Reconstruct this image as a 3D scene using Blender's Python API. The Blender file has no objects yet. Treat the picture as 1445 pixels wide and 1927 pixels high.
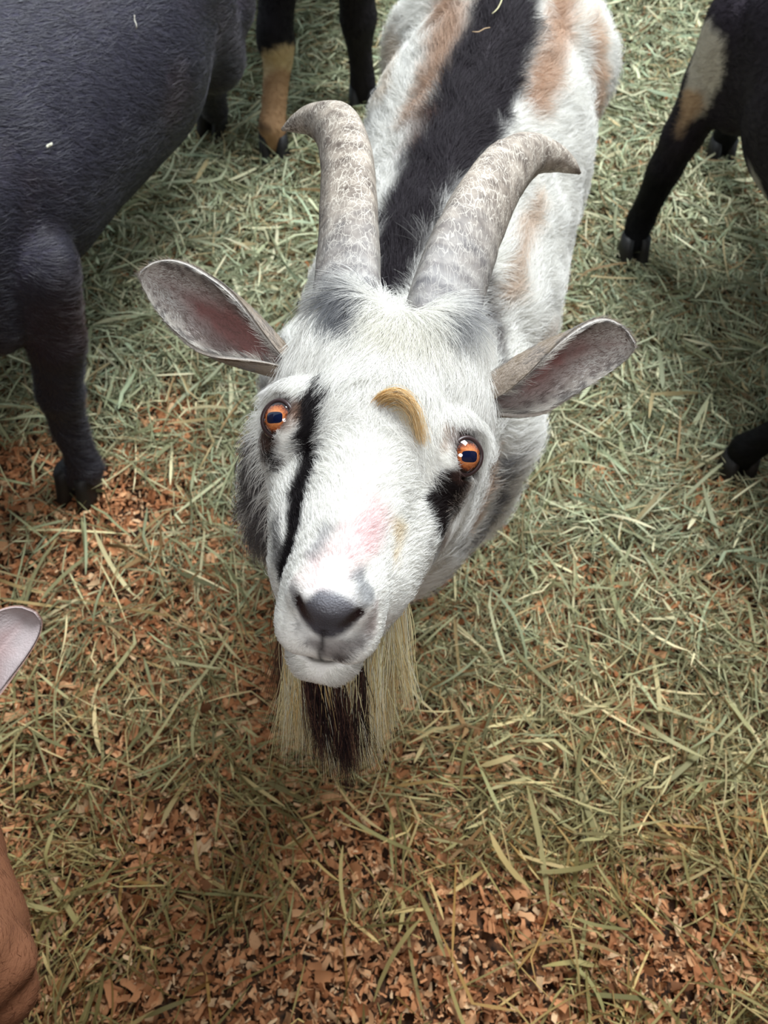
import bpy, math
import numpy as np
from mathutils import Vector

# ------------------------------------------------------------------ camera, world, lights, exposure
SC = bpy.context.scene
F_PX, IMG_W, IMG_H = 1400.0, 1445.0, 1927.0
PITCH = math.radians(62.0)
CAM_H = 1.35
cam_data = bpy.data.cameras.new('camera')
cam = bpy.data.objects.new('camera', cam_data)
SC.collection.objects.link(cam)
cam.location = (0, 0, CAM_H)
cam.rotation_euler = (math.pi / 2 - PITCH, 0, 0)
cam_data.sensor_fit = 'VERTICAL'
cam_data.sensor_height = 36.0
cam_data.lens = 36.0 * F_PX / IMG_H
cam_data.clip_start = 0.02
cam_data.dof.use_dof = True
cam_data.dof.focus_distance = 0.52
cam_data.dof.aperture_fstop = 11.0
SC.camera = cam

SC.view_settings.view_transform = 'Standard'
SC.view_settings.look = 'None'
SC.view_settings.gamma = 1.0
SC.view_settings.exposure = 0.10
SC.view_settings.use_curve_mapping = False

world = bpy.data.worlds.new('world')
SC.world = world
world.use_nodes = True
wn = world.node_tree
wn.nodes['Background'].inputs['Color'].default_value = (0.80, 0.92, 1.0, 1)
wn.nodes['Background'].inputs['Strength'].default_value = 0.60


def area_light(name, loc, target, size_x, size_y, power, color):
    d = bpy.data.lights.new(name, 'AREA')
    d.shape = 'RECTANGLE'
    d.size, d.size_y, d.energy, d.color = size_x, size_y, power, color
    o = bpy.data.objects.new(name, d)
    SC.collection.objects.link(o)
    o.location = loc
    o.rotation_euler = (Vector(target) - Vector(loc)).to_track_quat('-Z', 'Y').to_euler()
    return o


# the barn's open side and skylight: one broad soft light high beyond the goat, and an added unseen spot that brightens the goat's face
area_light('skylight', (0.9, 2.2, 3.0), (0.0, 0.9, 0.3), 1.5, 1.1, 158, (0.93, 0.97, 1.0))
spot_d = bpy.data.lights.new('face_fill_spot', 'SPOT')  # added fill for the face, no lamp of the barn
spot_d.energy, spot_d.color, spot_d.shadow_soft_size = 40, (0.97, 0.98, 1.0), 0.22
spot_d.spot_size, spot_d.spot_blend = math.radians(54), 1.0
spot = bpy.data.objects.new('face_fill_spot', spot_d)
SC.collection.objects.link(spot)
spot.location = (0.05, -0.42, 2.2)
spot.rotation_euler = (Vector((0.02, 0.34, 0.85)) - spot.location).to_track_quat('-Z', 'Y').to_euler()

CF = np.array([0, math.cos(PITCH), -math.sin(PITCH)])
CU = np.array([0, math.sin(PITCH), math.cos(PITCH)])
CR = np.array([1.0, 0, 0])
CO = np.array([0, 0, CAM_H])


def at(px, py, depth):
    """a point of the place, given by where it is seen and how far away it is"""
    return CO + depth * (CF + CR * (px - IMG_W / 2) / F_PX + CU * (IMG_H / 2 - py) / F_PX)


def ground(px, py, z=0.0):
    d = at(px, py, 1.0) - CO
    return CO + d * ((z - CAM_H) / d[2])


def seen_at(p):
    q = np.asarray(p) - CO
    dep = q @ CF
    return IMG_W / 2 + F_PX * (q @ CR) / dep, IMG_H / 2 - F_PX * (q @ CU) / dep, dep


def lin(r, g, b):
    c = np.array([r, g, b], float) / 255.0
    return np.where(c <= 0.04045, c / 12.92, ((c + 0.055) / 1.055) ** 2.4)


RNG = np.random.default_rng(7)

# ------------------------------------------------------------------ numeric helpers
_perm = np.random.default_rng(3).random((64, 64, 64)).astype(np.float32)


def noise(p, scale):
    """smooth value noise, -1..1, p (n,3)"""
    q = np.asarray(p) * scale + 100.0
    i = np.floor(q).astype(int)
    f = q - i
    f = f * f * (3 - 2 * f)
    out = 0
    for dx in (0, 1):
        for dy in (0, 1):
            for dz in (0, 1):
                w = (f[:, 0] if dx else 1 - f[:, 0]) * (f[:, 1] if dy else 1 - f[:, 1]) * (f[:, 2] if dz else 1 - f[:, 2])
                out = out + w * _perm[(i[:, 0] + dx) & 63, (i[:, 1] + dy) & 63, (i[:, 2] + dz) & 63]
    return out * 2 - 1


def unit(v):
    v = np.asarray(v, float)
    return v / np.maximum(np.linalg.norm(v, axis=-1, keepdims=True), 1e-9)


def catmull(pts, n):
    pts = np.asarray(pts, float)
    P = np.vstack([2 * pts[0] - pts[1], pts, 2 * pts[-1] - pts[-2]])
    m = len(pts) - 1
    out = []
    for t in np.linspace(0, m, n):
        i = min(int(t), m - 1)
        f = t - i
        a, b, c, d = P[i], P[i + 1], P[i + 2], P[i + 3]
        out.append(0.5 * ((2 * b) + (-a + c) * f + (2 * a - 5 * b + 4 * c - d) * f * f + (-a + 3 * b - 3 * c + d) * f ** 3))
    return np.array(out)


def seg_dist(p, a, b):
    ab = b - a
    t = np.clip(((p - a) @ ab) / max(ab @ ab, 1e-12), 0, 1)
    return np.linalg.norm(p - (a + t[:, None] * ab), axis=1), t


# ------------------------------------------------------------------ object helpers
def mesh_object(name, verts, faces, mat, parent=None, smooth=True, col=None, uv=None):
    """faces: (m,4) or (m,3) array, or a list of both"""
    me = bpy.data.meshes.new(name)
    verts = np.asarray(verts, np.float32)
    if isinstance(faces, np.ndarray):
        k = faces.shape[1]
        me.vertices.add(len(verts))
        me.vertices.foreach_set('co', verts.ravel())
        me.loops.add(faces.size)
        me.loops.foreach_set('vertex_index', faces.ravel().astype(np.int32))
        me.polygons.add(len(faces))
        me.polygons.foreach_set('loop_start', np.arange(0, faces.size, k, dtype=np.int32))
        me.update(calc_edges=True)
        me.validate()
    else:
        me.from_pydata(verts.tolist(), [], faces)
        me.update()
    if smooth:
        me.polygons.foreach_set('use_smooth', np.ones(len(me.polygons), bool))
    if col is not None:
        ca = me.color_attributes.new('Col', 'FLOAT_COLOR', 'POINT')
        c4 = np.ones((len(verts), 4), np.float32)
        c4[:, :3] = col
        ca.data.foreach_set('color', c4.ravel())
    if uv is not None:
        at_ = me.attributes.new('along', 'FLOAT', 'POINT')
        at_.data.foreach_set('value', np.asarray(uv, np.float32))
    me.materials.append(mat)
    o = bpy.data.objects.new(name, me)
    SC.collection.objects.link(o)
    if parent is not None:
        parent_keep(o, parent)
    return o


def parent_keep(o, parent):
    o.parent = parent
    o.matrix_parent_inverse = parent_world(parent).inverted()


def parent_world(p):
    from mathutils import Matrix
    return Matrix.LocRotScale(p.location, p.rotation_euler, p.scale)


def empty(name, loc, label, cat, group=None):
    o = bpy.data.objects.new(name, None)
    o.empty_display_size = 0.05
    SC.collection.objects.link(o)
    o.location = loc
    o['label'] = label
    o['category'] = cat
    if group:
        o['group'] = group
    return o


def sweep(path, radii, sides=24, up=None, shape=None):
    """tube along a path; radii (n,) or (n,2) ; shape(phi, i) multiplies the radius"""
    path = np.asarray(path, float)
    n = len(path)
    T = unit(np.gradient(path, axis=0))
    u = np.array(up if up is not None else [0, 0, 1.0], float)
    V, Fc = [], []
    phi = np.linspace(0, 2 * math.pi, sides, endpoint=False)
    for i in range(n):
        u = u - T[i] * (u @ T[i])
        u = u / np.linalg.norm(u)
        w = np.cross(T[i], u)
        r = radii[i] if np.ndim(radii[i]) else (radii[i], radii[i])
        m = shape(phi, i) if shape else 1.0
        V.append(path[i] + (np.cos(phi) * m * r[0])[:, None] * u + (np.sin(phi) * m * r[1])[:, None] * w)
    V = np.vstack(V)
    for i in range(n - 1):
        for j in range(sides):
            a, b = i * sides + j, i * sides + (j + 1) % sides
            Fc.append([a, b, b + sides, a + sides])
    c0, c1 = len(V), len(V) + 1
    V = np.vstack([V, path[:1], path[-1:]])
    for j in range(sides):
        Fc.append([c0, (j + 1) % sides, j])
        Fc.append([c1, (n - 1) * sides + j, (n - 1) * sides + (j + 1) % sides])
    return V, Fc


# ------------------------------------------------------------------ materials
def new_mat(name):
    m = bpy.data.materials.new(name)
    m.use_nodes = True
    nt = m.node_tree
    return m, nt, nt.nodes['Principled BSDF']


def attr_mat(name, rough=0.7, spec=0.3, bump=0.0, bump_scale=200, sheen=0.0, trans=0.0):
    m, nt, b = new_mat(name)
    a = nt.nodes.new('ShaderNodeAttribute')
    a.attribute_name = 'Col'
    nt.links.new(a.outputs['Color'], b.inputs['Base Color'])
    b.inputs['Roughness'].default_value = rough
    b.inputs['Specular IOR Level'].default_value = spec
    if sheen:
        b.inputs['Sheen Weight'].default_value = sheen
    if bump:
        tc = nt.nodes.new('ShaderNodeTexCoord')
        nz = nt.nodes.new('ShaderNodeTexNoise')
        nz.inputs['Scale'].default_value = bump_scale
        bp = nt.nodes.new('ShaderNodeBump')
        bp.inputs['Strength'].default_value = bump
        bp.inputs['Distance'].default_value = 0.002
        nt.links.new(tc.outputs['Object'], nz.inputs['Vector'])
        nt.links.new(nz.outputs['Fac'], bp.inputs['Height'])
        nt.links.new(bp.outputs['Normal'], b.inputs['Normal'])
    if trans:
        out = nt.nodes['Material Output']
        tr = nt.nodes.new('ShaderNodeBsdfTranslucent')
        mx = nt.nodes.new('ShaderNodeMixShader')
        mx.inputs[0].default_value = trans
        nt.links.new(a.outputs['Color'], tr.inputs['Color'])
        nt.links.new(b.outputs[0], mx.inputs[1])
        nt.links.new(tr.outputs[0], mx.inputs[2])
        nt.links.new(mx.outputs[0], out.inputs['Surface'])
    return m


M_SKIN = attr_mat('goat_skin', 0.75, 0.2, 0.3, 400)
M_NOSE = attr_mat('nose_skin', 0.38, 0.5, 0.5, 900)
M_FUR = attr_mat('fur', 0.5, 0.25, trans=0.30)
M_BEARD = attr_mat('beard_hair', 0.35, 0.5, trans=0.30)
M_FUR_DARK = attr_mat('glossy_dark_fur', 0.42, 0.8)
M_EAR = attr_mat('ear_skin', 0.6, 0.35, 0.4, 500)
M_HAY = attr_mat('hay', 0.6, 0.3, trans=0.06)
M_SHAVE = attr_mat('wood_shavings', 0.75, 0.15)
M_HOOF, _nt, _b = new_mat('hoof_horn')
_b.inputs['Base Color'].default_value = (0.012, 0.011, 0.011, 1)
_b.inputs['Roughness'].default_value = 0.55
M_LID, _nt, _b = new_mat('eyelid_skin')
_b.inputs['Base Color'].default_value = (*lin(58, 42, 42), 1)
_b.inputs['Roughness'].default_value = 0.35


def horn_material():
    m, nt, b = new_mat('horn_keratin')
    N, L = nt.nodes.new, nt.links.new
    tc = N('ShaderNodeTexCoord')
    al = N('ShaderNodeAttribute'); al.attribute_name = 'along'
    # mottled base
    n1 = N('ShaderNodeTexNoise'); n1.inputs['Scale'].default_value = 60; n1.inputs['Detail'].default_value = 8
    L(tc.outputs['Object'], n1.inputs['Vector'])
    cr = N('ShaderNodeValToRGB')
    cr.color_ramp.elements[0].position = 0.3; cr.color_ramp.elements[0].color = (*lin(88, 76, 68), 1)
    cr.color_ramp.elements[1].position = 0.7; cr.color_ramp.elements[1].color = (*lin(176, 164, 150), 1)
    L(n1.outputs['Fac'], cr.inputs['Fac'])
    base = cr.outputs['Color']
    # two nets of thin pale scratches
    for sc, th, seed in ((130, 0.024, 0.0), (240, 0.045, 3.1), (170, 0.024, 7.7)):
        mp = N('ShaderNodeMapping')
        mp.inputs['Rotation'].default_value = (seed, seed * 0.7, seed * 1.3)
        mp.inputs['Scale'].default_value = (1.0, 0.28, 2.0)
        L(tc.outputs['Object'], mp.inputs['Vector'])
        nd = N('ShaderNodeTexNoise'); nd.inputs['Scale'].default_value = 35
        L(mp.outputs['Vector'], nd.inputs['Vector'])
        va = N('ShaderNodeVectorMath'); va.operation = 'MULTIPLY_ADD'
        va.inputs[1].default_value = (0.02, 0.02, 0.02)
        L(nd.outputs['Color'], va.inputs[0]); L(mp.outputs['Vector'], va.inputs[2])
        vo = N('ShaderNodeTexVoronoi'); vo.feature = 'DISTANCE_TO_EDGE'; vo.inputs['Scale'].default_value = sc
        L(va.outputs[0], vo.inputs['Vector'])
        lt = N('ShaderNodeMath'); lt.operation = 'LESS_THAN'; lt.inputs[1].default_value = th
        L(vo.outputs['Distance'], lt.inputs[0])
        n2 = N('ShaderNodeTexNoise'); n2.inputs['Scale'].default_value = 40 + seed * 9
        L(tc.outputs['Object'], n2.inputs['Vector'])
        g = N('ShaderNodeMath'); g.operation = 'GREATER_THAN'; g.inputs[1].default_value = 0.46
        L(n2.outputs['Fac'], g.inputs[0])
        mu = N('ShaderNodeMath'); mu.operation = 'MULTIPLY'
        L(lt.outputs[0], mu.inputs[0]); L(g.outputs[0], mu.inputs[1])
        sl = N('ShaderNodeMath'); sl.operation = 'MULTIPLY'; sl.inputs[1].default_value = 0.55
        L(mu.outputs[0], sl.inputs[0])
        mx = N('ShaderNodeMix'); mx.data_type = 'RGBA'
        L(sl.outputs[0], mx.inputs['Factor']); L(base, mx.inputs['A'])
        mx.inputs['B'].default_value = (*lin(222, 214, 200), 1)
        base = mx.outputs['Result']
    # blue-grey growing root
    wv = N('ShaderNodeMath'); wv.operation = 'SINE'
    ws = N('ShaderNodeMath'); ws.operation = 'MULTIPLY'; ws.inputs[1].default_value = 190.0
    wz = N('ShaderNodeMath'); wz.operation = 'MULTIPLY_ADD'; wz.inputs[1].default_value = 0.05
    L(n1.outputs['Fac'], wz.inputs[0]); L(al.outputs['Fac'], wz.inputs[2])
    L(wz.outputs[0], ws.inputs[0]); L(ws.outputs[0], wv.inputs[0])
    rr = N('ShaderNodeValToRGB')
    rr.color_ramp.elements[0].position = 0.0; rr.color_ramp.elements[0].color = (*lin(104, 108, 116), 1)
    rr.color_ramp.elements[1].position = 1.0; rr.color_ramp.elements[1].color = (*lin(158, 160, 162), 1)
    mr = N('ShaderNodeMapRange'); mr.inputs['From Min'].default_value = -1; mr.inputs['From Max'].default_value = 1
    L(wv.outputs[0], mr.inputs['Value']); L(mr.outputs[0], rr.inputs['Fac'])
    m2 = N('ShaderNodeMapRange')
    m2.inputs['From Min'].default_value = 0.34; m2.inputs['From Max'].default_value = 0.14
    L(al.outputs['Fac'], m2.inputs['Value'])
    s2 = N('ShaderNodeMath'); s2.operation = 'MULTIPLY'; s2.inputs[1].default_value = 0.6
    L(m2.outputs[0], s2.inputs[0])
    mx = N('ShaderNodeMix'); mx.data_type = 'RGBA'
    L(s2.outputs[0], mx.inputs['Factor']); L(base, mx.inputs['A']); L(rr.outputs['Color'], mx.inputs['B'])
    L(mx.outputs['Result'], b.inputs['Base Color'])
    b.inputs['Roughness'].default_value = 0.6
    b.inputs['Specular IOR Level'].default_value = 0.35
    bp = N('ShaderNodeBump'); bp.inputs['Strength'].default_value = 0.7; bp.inputs['Distance'].default_value = 0.0015
    n3 = N('ShaderNodeTexNoise'); n3.inputs['Scale'].default_value = 170; n3.inputs['Detail'].default_value = 6
    L(tc.outputs['Object'], n3.inputs['Vector']); L(n3.outputs['Fac'], bp.inputs['Height'])
    L(bp.outputs['Normal'], b.inputs['Normal'])
    return m


M_HORN = horn_material()


def eye_material(name):
    """object space: +Z looks out, X is the long axis of the slot pupil"""
    m, nt, b = new_mat(name)
    N, L = nt.nodes.new, nt.links.new
    tc = N('ShaderNodeTexCoord')
    sp = N('ShaderNodeSeparateXYZ'); L(tc.outputs['Object'], sp.inputs[0])

    def math_(op, a, b_=None):
        n = N('ShaderNodeMath'); n.operation = op
        for i, v in enumerate((a, b_)):
            if v is None:
                continue
            if isinstance(v, (int, float)):
                n.inputs[i].default_value = v
            else:
                L(v, n.inputs[i])
        return n.outputs[0]
    x, y = sp.outputs['X'], sp.outputs['Y']
    r = math_('SQRT', math_('ADD', math_('MULTIPLY', x, x), math_('MULTIPLY', y, y)))
    nz = N('ShaderNodeTexNoise'); nz.inputs['Scale'].default_value = 700; nz.inputs['Detail'].default_value = 4
    L(tc.outputs['Object'], nz.inputs['Vector'])
    ramp = N('ShaderNodeValToRGB')
    e = ramp.color_ramp.elements
    e[0].position = 0.0; e[0].color = (*lin(206, 128, 76), 1)
    e[1].position = 1.0; e[1].color = (*lin(26, 18, 20), 1)
    for pos, c in ((0.40, (216, 138, 84)), (0.66, (168, 92, 50)), (0.78, (96, 50, 34)), (0.86, (34, 22, 22))):
        q = e.new(pos); q.color = (*lin(*c), 1)
    rn = math_('ADD', math_('MULTIPLY', r, 1 / 0.0112), math_('MULTIPLY', math_('SUBTRACT', nz.outputs['Fac'], 0.5), 0.5))
    L(rn, ramp.inputs['Fac'])
    ax = math_('POWER', math_('ABSOLUTE', math_('MULTIPLY', x, 1 / 0.0058)), 3.5)
    ay = math_('POWER', math_('ABSOLUTE', math_('MULTIPLY', y, 1 / 0.0038)), 3.5)
    pup = math_('LESS_THAN', math_('ADD', ax, ay), 1.0)
    mx = N('ShaderNodeMix'); mx.data_type = 'RGBA'
    L(pup, mx.inputs['Factor']); L(ramp.outputs['Color'], mx.inputs['A'])
    mx.inputs['B'].default_value = (*lin(16, 24, 52), 1)
    L(mx.outputs['Result'], b.inputs['Base Color'])
    b.inputs['Roughness'].default_value = 0.06
    b.inputs['Coat Weight'].default_value = 1.0
    b.inputs['Coat Roughness'].default_value = 0.02
    return m


M_EYE = eye_material('amber_eye')


# ------------------------------------------------------------------ implicit body modelling
def axis_coords(lo, hi, fine_lo, fine_hi, fine, coarse):
    a = []
    x = lo
    while x < hi:
        a.append(x)
        if fine_lo - coarse < x < fine_hi:
            x += fine
        else:
            x += coarse
    a.append(x)
    return np.array(a, np.float32)


class Field:
    def __init__(self, lo, hi, flo, fhi, fine, coarse):
        self.ax = [axis_coords(lo[i], hi[i], flo[i], fhi[i], fine, coarse) for i in range(3)]
        self.F = np.full([len(a) for a in self.ax], 0.5, np.float32)

    def region(self, lo, hi):
        s = []
        for i in range(3):
            a = max(np.searchsorted(self.ax[i], lo[i]) - 1, 0)
            b = min(np.searchsorted(self.ax[i], hi[i]) + 1, len(self.ax[i]))
            if b <= a:
                return None, None
            s.append(slice(a, b))
        g = np.stack(np.meshgrid(*[self.ax[i][s[i]] for i in range(3)], indexing='ij'), -1)
        return tuple(s), g

    def merge(self, s, d, k, sub=False):
        f = self.F[s]
        if sub:
            h = np.maximum(k - np.abs(f + d), 0) / k
            self.F[s] = np.maximum(f, -d) + h * h * k * 0.25
        else:
            h = np.maximum(k - np.abs(f - d), 0) / k
            self.F[s] = np.minimum(f, d) - h * h * k * 0.25

    def bone(self, a, b, ra, rb, k=0.02, flat=None, sub=False):
        """round cone a-b; flat = (unit vector, factor): width along that vector is factor x radius"""
        a, b = np.asarray(a, float), np.asarray(b, float)
        R = max(ra, rb) * max(1.0, flat[1] if flat else 1.0) + 2 * k
        s, g = self.region(np.minimum(a, b) - R, np.maximum(a, b) + R)
        if s is None or g.size == 0:
            return
        q = g - a
        ab = b - a
        if flat:
            v, fac = np.asarray(flat[0], float), flat[1]
            q = q + (1 / fac - 1) * (q @ v)[..., None] * v
            ab = ab + (1 / fac - 1) * (ab @ v) * v
        t = np.clip((q @ ab) / max(ab @ ab, 1e-12), 0, 1)
        d = np.sqrt(((q - t[..., None] * ab) ** 2).sum(-1)) - (ra + (rb - ra) * t)
        if flat:
            d = d * min(1.0, flat[1])
        self.merge(s, d.astype(np.float32), k, sub)

    def blob(self, c, r, axes, k=0.01, sub=False):
        """ellipsoid; axes: 3x3 rows = unit axes"""
        c, r = np.asarray(c, float), np.asarray(r, float)
        R = r.max() + 2 * k
        s, g = self.region(c - R, c + R)
        if s is None or g.size == 0:
            return
        q = (g - c) @ np.asarray(axes).T
        k0 = np.sqrt(((q / r) ** 2).sum(-1))
        k1 = np.sqrt(((q / (r * r)) ** 2).sum(-1))
        d = k0 * (k0 - 1) / np.maximum(k1, 1e-6)
        self.merge(s, d.astype(np.float32), k, sub)

    def mesh(self):
        F = self.F
        X, Y, Z = self.ax
        nx, ny, nz = F.shape
        ins = F < 0
        csh = (nx - 1, ny - 1, nz - 1)
        acc = np.zeros(csh + (3,), np.float32)
        cnt = np.zeros(csh, np.float32)
        quads = []
        for axis in range(3):
            sa = [slice(None)] * 3; sb = [slice(None)] * 3
            sa[axis] = slice(0, -1); sb[axis] = slice(1, None)
            cross = ins[tuple(sa)] != ins[tuple(sb)]
            I = np.argwhere(cross)
            if len(I) == 0:
                continue
            J = I.copy(); J[:, axis] += 1
            fa = F[tuple(I.T)]; fb = F[tuple(J.T)]
            t = fa / (fa - fb)
            P = np.stack([X[I[:, 0]], Y[I[:, 1]], Z[I[:, 2]]], 1).astype(np.float32)
            Q = np.stack([X[J[:, 0]], Y[J[:, 1]], Z[J[:, 2]]], 1)
            P = P + (Q - P) * t[:, None]
            o1, o2 = [(1, 2), (2, 0), (0, 1)][axis]
            ring = []
            ok = (I[:, o1] > 0) & (I[:, o2] > 0) & (I[:, o1] < csh[o1]) & (I[:, o2] < csh[o2])
            for d1, d2 in ((-1, -1), (0, -1), (0, 0), (-1, 0)):
                C = I.copy(); C[:, o1] += d1; C[:, o2] += d2
                v = ok
                np.add.at(acc, tuple(C[v].T), P[v])
                np.add.at(cnt, tuple(C[v].T), 1)
                ring.append(np.ravel_multi_index(tuple(C[ok].T), csh))
            q = np.stack(ring, 1)
            flip = ~ins[tuple(I[ok].T)]
            q[flip] = q[flip][:, ::-1]
            quads.append(q)
        quads = np.vstack(quads)
        used, inv = np.unique(quads.ravel(), return_inverse=True)
        V = acc.reshape(-1, 3)[used] / cnt.reshape(-1)[used][:, None]
        return V, inv.reshape(-1, 4)


def relax(V, Q, it=2, lam=0.5):
    for _ in range(it):
        s = np.zeros_like(V); c = np.zeros(len(V))
        for a, b in ((0, 1), (1, 2), (2, 3), (3, 0)):
            np.add.at(s, Q[:, a], V[Q[:, b]]); np.add.at(c, Q[:, a], 1)
            np.add.at(s, Q[:, b], V[Q[:, a]]); np.add.at(c, Q[:, b], 1)
        V = V + lam * (s / c[:, None] - V)
    return V


def vnormals(V, Q):
    n = np.cross(V[Q[:, 2]] - V[Q[:, 0]], V[Q[:, 3]] - V[Q[:, 1]])
    N = np.zeros_like(V)
    for i in range(4):
        np.add.at(N, Q[:, i], n)
    return unit(N)


def paint(p, base, strokes, edge=0.006, nscale=90.0):
    """coat markings: each stroke = (points, radius, colour[, softness[, strength]])"""
    p = np.asarray(p, float)
    c = np.tile(np.asarray(base, float), (len(p), 1))
    wob = noise(p, nscale) * edge + noise(p, nscale * 3) * edge * 0.5
    for st in strokes:
        pts, r, colr = st[0], st[1], st[2]
        soft = st[3] if len(st) > 3 else 0.004
        k = st[4] if len(st) > 4 else 1.0
        pts = np.atleast_2d(np.asarray(pts, float))
        rr = np.full(len(pts), r, float) if np.ndim(r) == 0 else np.asarray(r, float)
        lo, hi = pts.min(0) - rr.max() * 2 - .02, pts.max(0) + rr.max() * 2 + .02
        m = ((p > lo) & (p < hi)).all(1)
        if not m.any():
            continue
        pm = p[m]
        best = np.full(len(pm), 1e9)
        if len(pts) == 1:
            best = np.linalg.norm(pm - pts[0], axis=1) - rr[0]
        for i in range(len(pts) - 1):
            d, t = seg_dist(pm, pts[i], pts[i + 1])
            best = np.minimum(best, d - (rr[i] + (rr[i + 1] - rr[i]) * t))
        w = np.clip(0.5 - (best + wob[m] * min(1.0, soft / .010)) / (2 * soft), 0, 1)
        w = w * w * (3 - 2 * w) * k
        c[m] = c[m] * (1 - w[:, None]) + np.asarray(colr) * w[:, None]
    return c


def add_fur(name, V, Q, N, n, parent, mat, weight, length, comb, colour, width=0.0002, lift=0.35, seed=1,
            clump=0.5, clump_scale=130.0, npt=5, curl=0.0, jitter=0.14):
    rng = np.random.default_rng(seed)
    tri = np.vstack([Q[:, [0, 1, 2]], Q[:, [0, 2, 3]]])
    A = 0.5 * np.linalg.norm(np.cross(V[tri[:, 1]] - V[tri[:, 0]], V[tri[:, 2]] - V[tri[:, 0]]), axis=1)
    cen = V[tri].mean(1)
    w = A * weight(cen, unit(N[tri].mean(1)))
    pick = rng.choice(len(tri), n, p=w / w.sum())
    b = rng.random((n, 2))
    m = b.sum(1) > 1
    b[m] = 1 - b[m]
    B = np.column_stack([1 - b.sum(1), b])
    T = tri[pick]
    p = (V[T] * B[:, :, None]).sum(1)
    nn = unit((N[T] * B[:, :, None]).sum(1))
    L = length(p) * rng.uniform(0.65, 1.25, n)
    d = comb(p, nn)
    RM = np.array([[.36, .48, -.80], [-.80, .60, 0], [.48, .64, .60]])   # turned, so the noise lattice never lines up with the body
    p0, p = p, p @ RM
    cl = np.column_stack([noise(p, clump_scale), noise(p + 7.3, clump_scale), noise(p + 3.1, clump_scale)])
    cl2 = np.column_stack([noise(p, clump_scale * .3), noise(p + 5.3, clump_scale * .3), noise(p + 9.1, clump_scale * .3)])
    p = p0
    d = d + clump * cl + clump * 0.7 * cl2 + rng.normal(0, jitter, (n, 3))
    d = unit(d - (d * nn).sum(1, keepdims=True) * nn)
    lf = lift * rng.uniform(0.6, 1.5, n)
    side = np.cross(nn, d) * (rng.normal(0, 0.12, n) + curl * noise(p, clump_scale * .5))[:, None]
    t = np.linspace(0, 1, npt)[None, :, None]
    pts = p[:, None] - nn[:, None] * 0.0006 + L[:, None, None] * (
        d[:, None] * (t * (0.55 + 0.45 * t)) + nn[:, None] * lf[:, None, None] * (1.6 * t - 1.1 * t * t) + side[:, None] * t * t)
    cv = bpy.data.hair_curves.new(name)
    cv.add_curves([npt] * n)
    cv.points.foreach_set('position', pts.astype(np.float32).ravel())
    rad = (width * rng.uniform(0.7, 1.2, n))[:, None] * np.linspace(1, 0.25, npt)[None]
    ra = cv.attributes.get('radius') or cv.attributes.new('radius', 'FLOAT', 'POINT')
    ra.data.foreach_set('value', rad.astype(np.float32).ravel())
    col = np.ones((n, 4), np.float32)
    c = colour(p)
    col[:, :3] = np.clip(c * rng.uniform(0.82, 1.12, n)[:, None], 0, 1)
    ca = cv.attributes.new('Col', 'FLOAT_COLOR', 'CURVE')
    ca.data.foreach_set('color', col.ravel())
    cv.materials.append(mat)
    o = bpy.data.objects.new(name, cv)
    SC.collection.objects.link(o)
    parent_keep(o, parent)
    return o


def strands(name, roots, tips_dir, L, rng, mat, parent, colours, w=0.0003, seg=7, droop=None, spread=0.1):
    """long hair built as thin three-sided tubes in one mesh"""
    n = len(roots)
    t = np.linspace(0, 1, seg)[None, :, None]
    off = rng.normal(0, spread, (n, 3))
    off2 = rng.normal(0, spread * .5, (n, 3))
    d = unit(tips_dir)
    P = roots[:, None] + L[:, None, None] * (d[:, None] * t + off[:, None] * t * t + off2[:, None] * np.sin(t * 5))
    if droop is not None:
        P = P + L[:, None, None] * np.asarray(droop)[..., None, :] * t * t
    T = unit(np.gradient(P, axis=1))
    ref = unit(rng.normal(size=(n, 3)))[:, None]
    U = unit(np.cross(T, ref)); W = np.cross(T, U)
    r = w * (1 - 0.75 * t ** 2)
    V = np.stack([P + r * (U * math.cos(a) + W * math.sin(a)) for a in (0, 2.094, 4.189)], 2)  # n,seg,3,3
    V = V.reshape(-1, 3)
    base = (np.arange(n) * seg * 3)[:, None, None]
    i = (np.arange(seg - 1) * 3)[None, :, None]
    j = np.arange(3)[None, None, :]
    a = base + i + j; b = base + i + (j + 1) % 3
    Fq = np.stack([a, b, b + 3, a + 3], -1).reshape(-1, 4)
    col = np.repeat(colours, seg * 3, axis=0)
    return mesh_object(name, V, Fq, mat, parent, True, col)


# ------------------------------------------------------------------ parts of a goat
def frame_from(y, z):
    """head frame rows: side, muzzle, crown"""
    y = unit(y); z = np.asarray(z, float); z = unit(z - y * (z @ y))
    return np.array([np.cross(y, z), y, z])


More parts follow.
